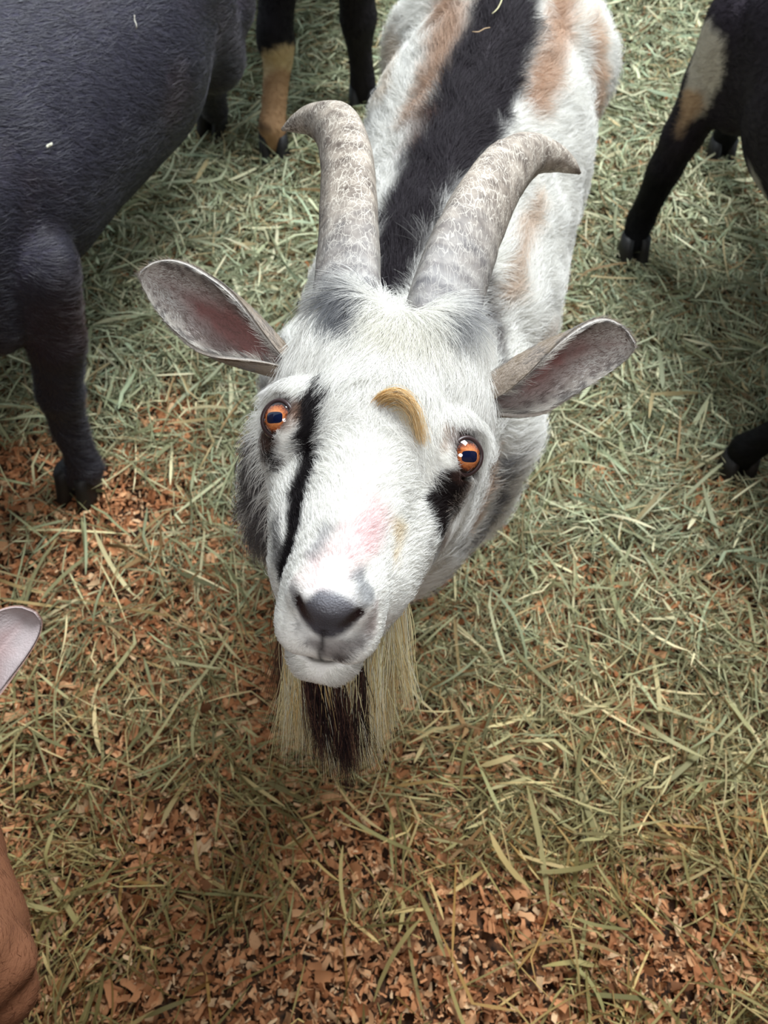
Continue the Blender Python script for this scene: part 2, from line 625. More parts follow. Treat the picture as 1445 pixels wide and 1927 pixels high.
def head_shape(f, O, A, s=1.0):
    """A rows = side, muzzle, crown axes; O between the eyes"""
    def w(x, y, z):
        return O + s * (x * A[0] + y * A[1] + z * A[2])

    def bone(a, b, ra, rb, k=0.015, flat=None):
        f.bone(w(*a), w(*b), ra * s, rb * s, k * s, (A[flat[0]], flat[1]) if flat else None)

    def blob(c, r, k=0.01, sub=False, ax=None):
        f.blob(w(*c), np.array(r) * s, A if ax is None else ax, k * s, sub)
    blob((0, -0.040, -0.012), (0.060, 0.070, 0.052), 0.02)
    blob((0, -0.030, 0.012), (0.052, 0.055, 0.034), 0.02)
    blob((0, -0.072, 0.010), (0.056, 0.050, 0.052), 0.02)
    bone((-0.045, -0.075, 0.0), (0.045, -0.075, 0.0), 0.030, 0.030, 0.02)
    bone((0, -0.01, 0.004), (0, 0.118, -0.017), 0.040, 0.0235, 0.02)
    bone((0, 0.03, -0.035), (0, 0.120, -0.040), 0.044, 0.0275, 0.02, (0, 1.12))
    for sx in (-1, 1):
        blob((sx * 0.052, 0.000, 0.004), (0.025, 0.030, 0.025), 0.012)
        blob((sx * 0.047, -0.018, 0.012), (0.020, 0.016, 0.011), 0.014)
        bone((sx * 0.031, -0.055, 0.022), (sx * 0.034, -0.085, 0.045), 0.031, 0.027, 0.018)
        bone((sx * 0.038, -0.060, -0.070), (sx * 0.016, 0.095, -0.066), 0.036, 0.018, 0.02)
        bone((sx * 0.050, 0.0, -0.02), (sx * 0.024, 0.09, -0.045), 0.018, 0.016, 0.02)
        blob((sx * 0.0135, 0.136, -0.047), (0.0165, 0.018, 0.017), 0.010)
        blob((sx * 0.0145, 0.138, -0.019), (0.009, 0.011, 0.011), 0.008)
    blob((0, 0.138, -0.018), (0.016, 0.018, 0.014), 0.008)
    blob((0, 0.139, -0.040), (0.016, 0.014, 0.016), 0.010)
    blob((0, 0.127, -0.071), (0.021, 0.022, 0.015), 0.008)
    bone((0, 0.02, -0.085), (0, 0.125, -0.080), 0.028, 0.014, 0.02)
    # nostrils, the cleft of the lip, the mouth, the eye sockets
    for sx in (-1, 1):
        f.bone(w(sx * 0.0090, 0.158, -0.027), w(sx * 0.0185, 0.149, -0.017), 0.0028 * s, 0.0036 * s, 0.003 * s, None, True)
        f.bone(w(sx * 0.004, 0.158, -0.0605), w(sx * 0.030, 0.112, -0.0605), 0.0026 * s, 0.002 * s, 0.003 * s, None, True)
        f.blob(w(sx * 0.0600, 0.007, 0.007), np.array([0.0182] * 3) * s, A, 0.004 * s, True)
    f.bone(w(0, 0.159, -0.031), w(0, 0.156, -0.060), 0.0018 * s, 0.0018 * s, 0.002 * s, None, True)
    return w


def make_ear(name, base, tip, front, parent, length_w, pink, rim, back, base_roll=0.0, seed=0, side=1):
    """cupped leaf ear; front = direction its hollow faces"""
    base, tip = np.asarray(base, float), np.asarray(tip, float)
    ax = tip - base
    Ltot = np.linalg.norm(ax)
    ax = ax / Ltot
    fr = unit(front - ax * (front @ ax))
    wd = np.cross(ax, fr) * side
    nu, nv = 40, 25
    U = np.linspace(0, 1, nu)
    V, Cc = [], []
    for u in U:
        hw = length_w * (0.30 + 0.70 * math.sin(math.pi * min(1, (u * 0.80 + 0.08))) ** 0.9) if u < 0.55 else None
        k = max(0.0, 1 - ((u - 0.50) / 0.501) ** 2.8) ** 0.5 if u > 0.5 else 0.36 + 0.64 * math.sin(u / 0.5 * math.pi / 2)
        hw = length_w * k
        Phi = math.radians(130 * (1 - u) ** 1.6 + 34)
        R = hw / math.sin(min(Phi, math.pi / 2))
        c = base + ax * Ltot * u + fr * (0.012 * math.sin(u * math.pi)) - wd * 0.010 * math.sin(u * 2.6)
        for v in np.linspace(-1, 1, nv):
            ph = v * Phi + base_roll * (1 - u)
            q = c + wd * R * math.sin(ph) + fr * (R * (1 - math.cos(ph)) - R * 0.5)
            V.append(q)
    V = np.array(V)
    idx = np.arange(nu * nv).reshape(nu, nv)
    Fq = np.stack([idx[:-1, :-1], idx[:-1, 1:], idx[1:, 1:], idx[1:, :-1]], -1).reshape(-1, 4)
    N = vnormals(V, Fq)
    sgn = np.sign((N @ fr).mean())
    N = N * sgn
    if sgn < 0:
        Fq = Fq[:, ::-1]
    uu = np.repeat(U, nv); vv = np.tile(np.linspace(-1, 1, nv), nu)
    nz = noise(V, 160) * 0.5 + noise(V, 60) * 0.5
    inner = np.clip(1.25 - np.abs(vv) * 1.25 - np.clip(uu - 0.45, 0, 1) * 2.1 + nz * 0.25, 0, 1)
    vein = np.exp(-((np.abs(vv + 0.05) - 0.22) / 0.035) ** 2) * 0.4 * (uu < .8)
    cf = rim * (1 - inner[:, None]) + pink * inner[:, None]
    cf = cf * (1 + 0.5 * vein[:, None]) * (1 + 0.18 * nz[:, None])
    thick = 0.0014
    VF = V + N * thick
    VB = V - N * thick
    nb = len(V)
    Vall = np.vstack([VF, VB])
    edge = list(idx[0, :]) + list(idx[:, -1][1:]) + list(idx[-1, ::-1][1:]) + list(idx[::-1, 0][1:])
    E = np.array([[edge[i], edge[i + 1], edge[i + 1] + nb, edge[i] + nb] for i in range(len(edge) - 1)])
    Fall = np.vstack([Fq, Fq[:, ::-1] + nb, E if sgn > 0 else E[:, ::-1]])
    col = np.vstack([cf, np.tile(back, (nb, 1)) * (1 + 0.2 * nz[:, None])])
    o = mesh_object('ear', Vall, Fall, M_EAR, parent, True, np.clip(col, 0, 1))
    return o, (VF, Fq, N, uu, vv, ax, wd), (VB, Fq, -N)


def make_eye(O, gaze, upish, R, parent, almond=(0.62, 0.80), tilt=0.0, duct=0.0):
    """eyeball with a slot pupil and a rim of lids"""
    z = unit(gaze)
    y = unit(upish - z * (upish @ z))
    x = np.cross(y, z)
    if tilt:
        x, y = x * math.cos(tilt) + y * math.sin(tilt), y * math.cos(tilt) - x * math.sin(tilt)
    # eyeball in its own space so the pupil follows it
    from mathutils import Matrix
    nu, nv = 48, 32
    Vv, Fq = [], []
    for i in range(nv + 1):
        th = math.pi * i / nv
        for j in range(nu):
            ph = 2 * math.pi * j / nu
            bulge = 1 + 0.05 * math.exp(-(th / 0.5) ** 2)
            Vv.append([R * bulge * math.sin(th) * math.cos(ph), R * bulge * math.sin(th) * math.sin(ph), R * bulge * math.cos(th)])
    for i in range(nv):
        for j in range(nu):
            Fq.append([i * nu + j, (i + 1) * nu + j, (i + 1) * nu + (j + 1) % nu, i * nu + (j + 1) % nu])
    ball = mesh_object('eyeball', Vv, Fq, M_EYE)
    M = Matrix(((x[0], y[0], z[0], O[0]), (x[1], y[1], z[1], O[1]), (x[2], y[2], z[2], O[2]), (0, 0, 0, 1)))
    ball.parent = parent
    ball.matrix_parent_inverse = parent_world(parent).inverted()
    ball.matrix_basis = M
    # lids: a fleshy band around the almond opening
    n = 56
    ring_v, ring_f = [], []
    prof = [(-0.03, 1.01), (-0.01, 1.055), (0.04, 1.09), (0.11, 1.085), (0.22, 1.02), (0.40, 0.88)]
    for i in range(n):
        a = 2 * math.pi * i / n
        ca, sa = math.cos(a), math.sin(a)
        rad = 1.0 / math.sqrt((ca / almond[0]) ** 2 + (sa / almond[1]) ** 2)
        rad *= 1 + 0.10 * abs(ca) ** 6 + 0.45 * math.exp(-(((a - duct + math.pi) % (2 * math.pi) - math.pi) / 0.30) ** 2)
        for da, rr in prof:
            q = rad + da
            ring_v.append(O + R * rr * (math.sin(q) * (ca * x + sa * y) + math.cos(q) * z))
    m = len(prof)
    for i in range(n):
        for j in range(m - 1):
            a, b = i * m + j, ((i + 1) % n) * m + j
            ring_f.append([a, a + 1, b + 1, b])
    lid = mesh_object('eyelid', ring_v, ring_f, M_LID, parent)
    return ball, lid, (x, y, z)


def make_horn(path, radii, parent, n=90, sides=40, keel=None, step=None, seed=0):
    P = catmull(path, n)
    rr = np.interp(np.linspace(0, 1, n), np.linspace(0, 1, len(radii)), radii)
    rr = np.convolve(np.pad(rr, 3, mode='edge'), np.ones(7) / 7, 'valid')
    rr[-1] = 0.0012; rr[-2] = max(0.0022, rr[-2] * .6); rr[-3] *= .85
    rng = np.random.default_rng(seed)
    ring = np.convolve(rng.normal(0, 1, n + 4), np.ones(3) / 3, 'same')[2:-2] * 0.018
    kp = np.array([0.0] * n)

    def shape(phi, i):
        t = i / (n - 1)
        dphi = (phi + math.pi) % (2 * math.pi) - math.pi
        k = 0.16 * (1 - t) * np.exp(-(dphi / 0.42) ** 2)
        if step is not None and t > step:
            k = k * 0.35
        return 1 + k + ring[i] * (1 - 0.5 * t) + 0.010 * np.sin(9 * phi + t * 4)
    V, Fc = sweep(P, np.column_stack([rr * 1.10, rr * 0.96]), sides, keel, shape)
    u = np.concatenate([np.repeat(np.linspace(0, 1, n), sides), [0, 1]])
    return mesh_object('horn', V, Fc, M_HORN, parent, True, None, u)


def make_hoof(p, fwd, parent, s=1.0):
    """cloven hoof: two claws, splayed a little, standing at p"""
    fwd = unit([fwd[0], fwd[1], 0]); sd = np.array([-fwd[1], fwd[0], 0])
    V, Fc = [], []
    for sx in (-1, 1):
        off = len(V)
        rings = [(0.055, 0.000, 0.014, 0.020), (0.035, 0.004, 0.0155, 0.024), (0.012, 0.010, 0.017, 0.029), (0.0, 0.013, 0.0165, 0.031)]
        ns = 14
        for (h, fo, a, b) in rings:
            for j in range(ns):
                ph = 2 * math.pi * j / ns
                ff = b * math.cos(ph) * (1.0 if math.cos(ph) < 0 else 1.15)
                V.append(np.asarray(p) + s * (np.array([0, 0, h]) + fwd * (fo + ff) + sd * (sx * (0.015 + 0.003 * math.cos(ph)) + a * 0.95 * math.sin(ph))))
        for i in range(len(rings) - 1):
            for j in range(ns):
                Fc.append([off + i * ns + j, off + (i + 1) * ns + j, off + (i + 1) * ns + (j + 1) % ns, off + i * ns + (j + 1) % ns])
        Fc.append([off + j for j in range(ns)])
        Fc.append([off + (len(rings) - 1) * ns + j for j in reversed(range(ns))])
    return mesh_object('hoof', V, Fc, M_HOOF, parent)


def goat_body(W, back, s, O, A, legs, fine=0.0028, coarse=0.009, head_scale=1.0, rump=True, girth=1.0, neck_r=1.0, chest_drop=0.0, st=1.0, extra=()):
    """one continuous surface: head, neck, barrel, rump, tail and four legs.
    W = point of the ground under the withers, back = direction withers to rump"""
    W = np.asarray(W, float); back = unit([back[0], back[1], 0])
    sd = np.array([back[1], -back[0], 0.0]); up = np.array([0, 0, 1.0])

    def w(x, b, z):
        return W + s * (sd * x + back * b * (st if b > 0 else 1.0) + up * z)
    hl, hh = O - 0.23 * head_scale, O + 0.23 * head_scale
    hc = O + head_scale * (A[1] * 0.055 - A[2] * 0.03)
    rad = 0.135 * head_scale
    pts = [w(0.24, -.25, 0), w(-0.24, .95, 0.85), w(-.24, -.25, 0), w(.24, .95, .85), O - .16, O + .16]
    for lg in legs:
        pts += [np.asarray(q) - .06 for q, _ in lg] + [np.asarray(q) + .06 for q, _ in lg]
    pts = np.array(pts)
    lo, hi = pts.min(0), pts.max(0)
    lo = np.minimum(lo, hc - 0.2); hi = np.maximum(hi, hc + 0.2)
    f = Field(lo, hi, hc - rad, hc + rad, fine, coarse)
    g = girth
    f.bone(w(0, -.06, .51), w(0, .16, .53), .125 * s, .185 * s, .06, (sd, .84 * g))
    f.bone(w(0, .16, .53), w(0, .48, .515), .190 * s, .205 * s, .06, (sd, .96 * g))
    f.bone(w(0, .48, .545), w(0, .68, .60), .180 * s, .125 * s, .06, (sd, .92 * g))
    f.bone(w(0, .00, .69), w(0, .62, .70), .050 * s, .055 * s, .06)
    for x in (-1, 1):
        f.bone(w(x * .085, .02, .58), w(x * .095, -.01, .42), .085 * s, .055 * s, .05)
        f.bone(w(x * .085, .62, .58), w(x * .100, .68, .40), .110 * s, .065 * s, .05)
        f.bone(w(x * .08, .60, .66), w(x * .06, .70, .64), .045 * s, .045 * s, .04)
    f.bone(w(0, .76, .67), w(0, .83, .74), .022 * s, .016 * s, .03)
    hs = head_scale

    def h(x, y, z):
        return O + hs * (x * A[0] + y * A[1] + z * A[2])
    f.bone(w(0, .02, .60), h(0, -.055, -.035), .125 * s * neck_r, .066 * hs, .05)
    f.bone(w(0, -.06, .52 - chest_drop), h(0, -.035, -.075), .115 * s * neck_r, .052 * hs, .05)
    for (a, b, ra, rb, k) in extra:
        f.bone(a, b, ra, rb, k)
    for lg in legs:
        for (a, ra), (b, rb) in zip(lg[:-1], lg[1:]):
            f.bone(a, b, ra, rb, .018)
    head_shape(f, O, A, hs)
    V, Q = f.mesh()
    V = relax(V, Q, 2, 0.5)
    return V, Q, vnormals(V, Q), w, h, sd, back


def leg_front(w, x, hoof, knee_fwd=0.0, r=1.0, s=1.0):
    """joints from shoulder to pastern for a foreleg; hoof is a world point"""
    hoof = np.asarray(hoof, float)
    top = w(x * .085, .0, .42)
    knee = hoof * .52 + top * .48
    knee[2] = 0.25 * s
    fet = hoof + np.array([0, 0, .085 * s])
    return [(top, .055 * s * r), (knee + [0, 0, .03], .027 * s * r), (knee, .029 * s * r), (knee - [0, 0, .04], .022 * s * r),
            (fet, .021 * s * r), (hoof + [0, 0, .045 * s], .023 * s * r)]


def leg_hind(w, x, hoof, back, r=1.0, s=1.0, hock_back=.07):
    hoof = np.asarray(hoof, float)
    top = w(x * .10, .66, .42)
    stifle = w(x * .105, .60, .36)
    hock = hoof + np.array([0, 0, .27 * s]) + back * hock_back * s
    fet = hoof + np.array([0, 0, .085 * s])
    return [(top, .075 * s * r), (stifle, .055 * s * r), (hock, .027 * s * r), (hock - [0, 0, .04], .023 * s * r), (fet, .021 * s * r), (hoof + [0, 0, .045 * s], .023 * s * r)]


def legs_for(w, back, hoofs, r=1.0, s=1.0):
    return [leg_front(w, -1, hoofs[0], r=r, s=s), leg_front(w, 1, hoofs[1], r=r, s=s),
            leg_hind(w, -1, hoofs[2], back, r=r, s=s), leg_hind(w, 1, hoofs[3], back, r=r, s=s)]


def wfun(W, back, s, st=1.0):
    W = np.asarray(W, float); back = unit([back[0], back[1], 0]); sd = np.array([back[1], -back[0], 0.0])
    return lambda x, b, z: W + s * (sd * x + back * b * (st if b > 0 else 1.0) + np.array([0, 0, z])), back, sd
# ------------------------------------------------------------------ floor with deep bedding
def mound(x, y):
    p = np.column_stack([np.ravel(x), np.ravel(y), np.zeros(np.size(x))])
    return 0.010 * noise(p, 2.6) + 0.008 * noise(p, 7.0) + 0.004 * noise(p, 21.0)


X0, X1, Y0, Y1 = -2.0, 2.0, -0.62, 3.6


def build_floor():
    nx, ny = 200, 215
    xs = np.linspace(X0, X1, nx); ys = np.linspace(Y0, Y1, ny)
    gx, gy = np.meshgrid(xs, ys, indexing='ij')
    z = mound(gx, gy) - 0.014
    V = np.column_stack([gx.ravel(), gy.ravel(), z])
    idx = np.arange(nx * ny).reshape(nx, ny)
    Q = np.stack([idx[:-1, :-1], idx[1:, :-1], idx[1:, 1:], idx[:-1, 1:]], -1).reshape(-1, 4)
    m, nt, b = new_mat('barn_floor')
    N, L = nt.nodes.new, nt.links.new
    tc = N('ShaderNodeTexCoord')
    n1 = N('ShaderNodeTexNoise'); n1.inputs['Scale'].default_value = 90; n1.inputs['Detail'].default_value = 8
    L(tc.outputs['Object'], n1.inputs['Vector'])
    cr = N('ShaderNodeValToRGB')
    cr.color_ramp.elements[0].position = 0.35; cr.color_ramp.elements[0].color = (*lin(38, 28, 20), 1)
    cr.color_ramp.elements[1].position = 0.7; cr.color_ramp.elements[1].color = (*lin(112, 76, 50), 1)
    L(n1.outputs['Fac'], cr.inputs['Fac']); L(cr.outputs['Color'], b.inputs['Base Color'])
    b.inputs['Roughness'].default_value = 0.95
    o = mesh_object('floor', V, Q, m)
    o['kind'] = 'structure'
    o['label'] = 'brown barn floor under the bedding of hay and shavings'
    o['category'] = 'floor'


def bare(x, y):
    """0 = deep hay, 1 = bare shavings; patches of the pen floor in metres"""
    P = [(ground(190, 960), .24, .14, 1.0), (ground(330, 790), .10, .06, .7), (ground(60, 880), .18, .10, .8),
         (ground(70, 1080), .24, .14, .85), (ground(330, 1210), .12, .09, .35), (ground(420, 1000), .16, .10, .5),
         (ground(320, 1560), .18, .11, .9), (ground(640, 1620), .20, .11, .95), (ground(950, 1700), .18, .08, .8),
         (ground(1250, 1780), .20, .10, .95), (ground(700, 1850), .42, .13, 1.0), (ground(300, 1850), .14, .08, .7),
         (ground(600, 1420), .10, .06, .5), (ground(800, 1350), .07, .05, .45), (ground(980, 960), .08, .06, .3),
         (ground(700, 1990), .6, .10, 1.0), (ground(150, 1250), .10, .08, .4)]
    v = np.zeros(len(x))
    for (c, rx, ry, k) in P:
        v = np.maximum(v, k * np.exp(-((x - c[0]) / rx) ** 2 * .8 - ((y - c[1]) / ry) ** 2 * .8))
    p = np.column_stack([x, y, np.zeros(len(x))])
    v = np.maximum(v, (.42 - .14 * np.clip(x / .2, -1, 1)) * np.clip((.90 - y) / .25, 0, 1))
    return np.clip(v + 0.20 * noise(p, 9.0) + 0.14 * noise(p, 24.0), 0, 1)


def in_view(x, y, m=0.24):
    q = np.column_stack([x, y, np.zeros(len(x))]) - CO
    dep = q @ CF
    return (np.abs(q @ CR) < 0.516 * dep + m) & (dep > 0) & (np.abs(q @ CU) < 0.69 * dep + m)


def scatter(n_view, n_rest, rng, reject=None):
    out = []
    for n, inside in ((n_view, True), (n_rest, False)):
        got = 0
        while got < n:
            x = rng.uniform(X0, X1, n * 2); y = rng.uniform(Y0, Y1, n * 2)
            k = in_view(x, y) == inside
            # nearer ground shows more of itself, keep the far field sparser
            k &= rng.random(len(x)) < np.clip(1.25 - 0.22 * np.maximum(y, 0), .3, 1)
            if reject is not None:
                k &= ~reject(x, y, rng)
            x, y = x[k][:n - got], y[k][:n - got]
            out.append(np.column_stack([x, y])); got += len(x)
    return np.vstack(out)


def build_shavings():
    rng = np.random.default_rng(11)
    xy = scatter(70000, 12000, rng, lambda x, y, r: r.random(len(x)) > 0.22 + 1.30 * bare(x, y))
    n = len(xy)
    L = rng.lognormal(math.log(.0112), .5, n).clip(.003, .038); Wd = L * rng.uniform(.13, .52, n)
    th = rng.uniform(0, 2 * math.pi, n)
    tx, ty = rng.normal(0, .5, n), rng.normal(0, .6, n)
    z = mound(xy[:, 0], xy[:, 1]) + rng.uniform(-.012, .012, n)
    curl = rng.normal(0, 1.2, n)
    gu, gv = 4, 2
    uu, vv = np.meshgrid(np.linspace(-.5, .5, gu + 1), np.linspace(-.5, .5, gv + 1), indexing='ij')
    uu, vv = uu.ravel()[None], vv.ravel()[None]
    taper = 1 - rng.uniform(0, .8, n)[:, None] * np.abs(uu + rng.uniform(-.3, .3, n)[:, None])
    lx = uu * L[:, None]; ly = vv * Wd[:, None] * taper + 0.12 * Wd[:, None] * rng.normal(size=(n, uu.shape[1]))
    lz = curl[:, None] * L[:, None] * (uu ** 2 * .55) + rng.normal(0, .6, n)[:, None] * Wd[:, None] * vv ** 2
    lz = lz + lx * tx[:, None] + ly * ty[:, None]
    c, s_ = np.cos(th)[:, None], np.sin(th)[:, None]
    V = np.stack([xy[:, :1] + lx * c - ly * s_, xy[:, 1:] + lx * s_ + ly * c, z[:, None] + lz], -1)
    k = uu.shape[1]
    idx = np.arange(k).reshape(gu + 1, gv + 1)
    q = np.stack([idx[:-1, :-1], idx[1:, :-1], idx[1:, 1:], idx[:-1, 1:]], -1).reshape(-1, 4)
    Q = (q[None] + (np.arange(n) * k)[:, None, None]).reshape(-1, 4)
    pal = np.array([lin(196, 138, 96), lin(214, 164, 120), lin(228, 192, 150), lin(170, 112, 74), lin(204, 144, 100), lin(130, 88, 60)])
    col = pal[rng.choice(len(pal), n, p=[.26, .24, .14, .14, .14, .08])] * rng.uniform(.75, 1.15, n)[:, None]
    o = mesh_object('wood_shavings', V.reshape(-1, 3), Q, M_SHAVE, None, False, np.repeat(col, k, 0))
    o['kind'] = 'stuff'
    o['label'] = 'orange brown wood shavings spread over the barn floor'
    o['category'] = 'wood shavings'


def build_hay():
    rng = np.random.default_rng(5)
    fine = scatter(116000, 20000, rng, lambda x, y, r: r.random(len(x)) > 1.10 - 1.38 * bare(x, y))
    long_ = scatter(8500, 2500, rng, lambda x, y, r: r.random(len(x)) > 1.0 - .72 * bare(x, y))
    xy = np.vstack([fine, long_])
    nf, n = len(fine), len(fine) + len(long_)
    far = np.clip((xy[:, 1] - .5) / 2.0, 0, 1)
    L = np.where(np.arange(n) < nf, rng.lognormal(math.log(.045), .45, n).clip(.015, .12), rng.lognormal(math.log(.11), .35, n).clip(.05, .22))
    Wd = np.where(np.arange(n) < nf, rng.lognormal(math.log(.00105), .4, n), rng.lognormal(math.log(.0020), .4, n).clip(.001, .0045)) * (1 + .45 * far)
    S = 6
    th = rng.uniform(0, 2 * math.pi, n)
    p3 = np.column_stack([xy, np.zeros(n)])
    th = np.where(rng.random(n) < .45, math.pi * noise(p3, 5.0) + rng.normal(0, .4, n), th)
    kap = rng.normal(0, 5.5, n) * np.where(np.arange(n) < nf, 1.0, .45)
    kink = (rng.random(n) < .35) * rng.normal(0, .9, n)
    kpos = rng.uniform(.25, .75, n)
    z0 = mound(xy[:, 0], xy[:, 1]) + np.where(np.arange(n) < nf, rng.uniform(-.014, .026, n), rng.uniform(.002, .034, n))
    z0 = z0 + .010 * (1 - bare(xy[:, 0], xy[:, 1]))
    tilt = rng.normal(0, .16, n); bow = rng.normal(0, .13, n)
    t = np.linspace(-.5, .5, S)[None]
    ang = th[:, None] + kap[:, None] * L[:, None] * t + kink[:, None] * ((t + .5) > kpos[:, None])
    ds = L[:, None] / (S - 1)
    px = np.cumsum(np.cos(ang) * ds, 1); py = np.cumsum(np.sin(ang) * ds, 1)
    px = xy[:, :1] + px - px.mean(1, keepdims=True); py = xy[:, 1:] + py - py.mean(1, keepdims=True)
    pz = z0[:, None] + L[:, None] * (tilt[:, None] * t - bow[:, None] * (t * t * 2 - .2))
    pz = np.maximum(pz, z0[:, None] - .012)
    roll = rng.uniform(-1.1, 1.1, n)[:, None] + rng.normal(0, .9, n)[:, None] * t
    w = Wd[:, None] * np.clip(1.25 - (np.abs(t) * 2) ** 3, .18, 1)
    sx, sy, sz = -np.sin(ang) * np.cos(roll), np.cos(ang) * np.cos(roll), np.sin(roll)
    A_ = np.stack([px + sx * w, py + sy * w, pz + sz * w], -1)
    B_ = np.stack([px - sx * w, py - sy * w, pz - sz * w], -1)
    V = np.stack([A_, B_], 2).reshape(-1, 3)
    i = np.arange(S - 1) * 2
    q = np.stack([i, i + 1, i + 3, i + 2], -1)
    Q = (q[None] + (np.arange(n) * S * 2)[:, None, None]).reshape(-1, 4)
    pal = np.array([lin(160, 168, 138), lin(188, 196, 168), lin(132, 138, 110), lin(206, 206, 176), lin(174, 160, 124),
                    lin(146, 124, 92), lin(166, 182, 156), lin(222, 220, 192)])
    col = pal[rng.choice(len(pal), n, p=[.22, .18, .16, .12, .10, .06, .10, .06])]
    bb = bare(xy[:, 0], xy[:, 1])[:, None]
    warm = np.array([1.06, .95, .78])
    col = col * (1 - bb) + col * warm * bb
    warm_shade = np.clip((.62 - xy[:, 1]) / .55, 0, 1)[:, None] * .85   # browner hay near the pen's front, with the shade there painted into its colour
    col = col * (1 - warm_shade) + (col * np.array([.88, .68, .43])) * warm_shade
    col = col * rng.uniform(.55, 1.22, n)[:, None] * np.array([1.03, 1.0, .91])
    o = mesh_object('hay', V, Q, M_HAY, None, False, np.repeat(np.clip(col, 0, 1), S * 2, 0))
    o['kind'] = 'stuff'
    o['label'] = 'loose grey green hay strewn over the wood shavings'
    o['category'] = 'hay'


def wood_material():
    m, nt, b = new_mat('weathered_boards')
    N, L = nt.nodes.new, nt.links.new
    tc = N('ShaderNodeTexCoord')
    mp = N('ShaderNodeMapping'); mp.inputs['Scale'].default_value = (8, 8, .8)
    L(tc.outputs['Object'], mp.inputs['Vector'])
    nz = N('ShaderNodeTexNoise'); nz.inputs['Scale'].default_value = 4; nz.inputs['Detail'].default_value = 6
    L(mp.outputs['Vector'], nz.inputs['Vector'])
    cr = N('ShaderNodeValToRGB')
    cr.color_ramp.elements[0].color = (*lin(46, 34, 26), 1); cr.color_ramp.elements[1].color = (*lin(112, 86, 62), 1)
    L(nz.outputs['Fac'], cr.inputs['Fac']); L(cr.outputs['Color'], b.inputs['Base Color'])
    b.inputs['Roughness'].default_value = .85
    return m


def board_panel(name, lo, hi, axis, n, mat, label, cat):
    """boards side by side along one axis, as one added shade wall or ceiling"""
    V, Fc = [], []
    lo, hi = np.array(lo, float), np.array(hi, float)
    st = (hi[axis] - lo[axis]) / n
    for i in range(n):
        a, b = lo.copy(), hi.copy()
        a[axis] = lo[axis] + i * st + .003; b[axis] = lo[axis] + (i + 1) * st - .003
        o = len(V)
        V += [[x, y, z] for x in (a[0], b[0]) for y in (a[1], b[1]) for z in (a[2], b[2])]
        Fc += [[o + q for q in f] for f in ([0, 1, 3, 2], [4, 6, 7, 5], [0, 4, 5, 1], [2, 3, 7, 6], [0, 2, 6, 4], [1, 5, 7, 3])]
    o = mesh_object(name, V, Fc, mat, None, False)
    o['kind'] = 'structure'; o['label'] = label; o['category'] = cat


M_WOOD = wood_material()
board_panel('shade_ceiling', (-2.0, -.74, 2.45), (2.0, .42, 2.48), 0, 22, M_WOOD, 'added wooden boards over the viewer that shade the front of the pen', 'shade_ceiling')  # unseen, added to block sky light over the near ground
board_panel('shade_wall_front', (-2.0, -.78, 0), (2.0, -.74, 2.48), 0, 22, M_WOOD, 'added wooden board wall behind the viewer that keeps light off the pen', 'wall')  # unseen, added so the near ground darkens
board_panel('shade_wall_left', (-2.04, -.74, 0), (-2.0, .95, 2.48), 1, 10, M_WOOD, 'added wooden board side wall on the left that shades the pen', 'wall')  # unseen, added to cut side light on the near ground
board_panel('shade_wall_right', (2.0, -.74, 0), (2.04, .95, 2.48), 1, 10, M_WOOD, 'added wooden board side wall on the right that shades the pen', 'wall')  # unseen light blocker, added opposite the left one
build_floor()
build_shavings()
build_hay()

UP = np.array([0, 0, 1.0])


def head_pose(px, py, dep, theta, rho, psi=0.0):
    """muzzle lifted towards the viewer by theta, rolled by rho"""
    O = at(px, py, dep)
    c = unit(CO - O)
    u = unit(CU - c * (CU @ c))
    r = unit(np.cross(u, c))
    rho, theta = math.radians(rho), math.radians(theta)
    hu = math.cos(rho) * u + math.sin(rho) * r
    y = math.cos(theta) * c - math.sin(theta) * hu
    z = math.sin(theta) * c + math.cos(theta) * hu
    y = unit(math.cos(math.radians(psi)) * y + math.sin(math.radians(psi)) * np.cross(y, z))
    return O, np.array([np.cross(y, z), y, z]), c


def body_comb(back, O=None, A=None, flow_head=None):
    def f(p, n):
        d = np.tile(back, (len(p), 1)) + np.array([0, 0, -0.75]) * (1 - np.abs(n[:, 2:3]) * .8)
        # away from the spine, down the flank
        side = n - UP * n[:, 2:3]
        d = d + side * 0.6
        if flow_head is not None:
            loc = (p - O) @ A.T
            wh = np.clip((.23 - np.linalg.norm(loc - np.array([0, .04, -.02]), axis=1)) / .06, 0, 1)[:, None]
            d = d * (1 - wh) + flow_head(loc) @ A * wh
        return d
    return f


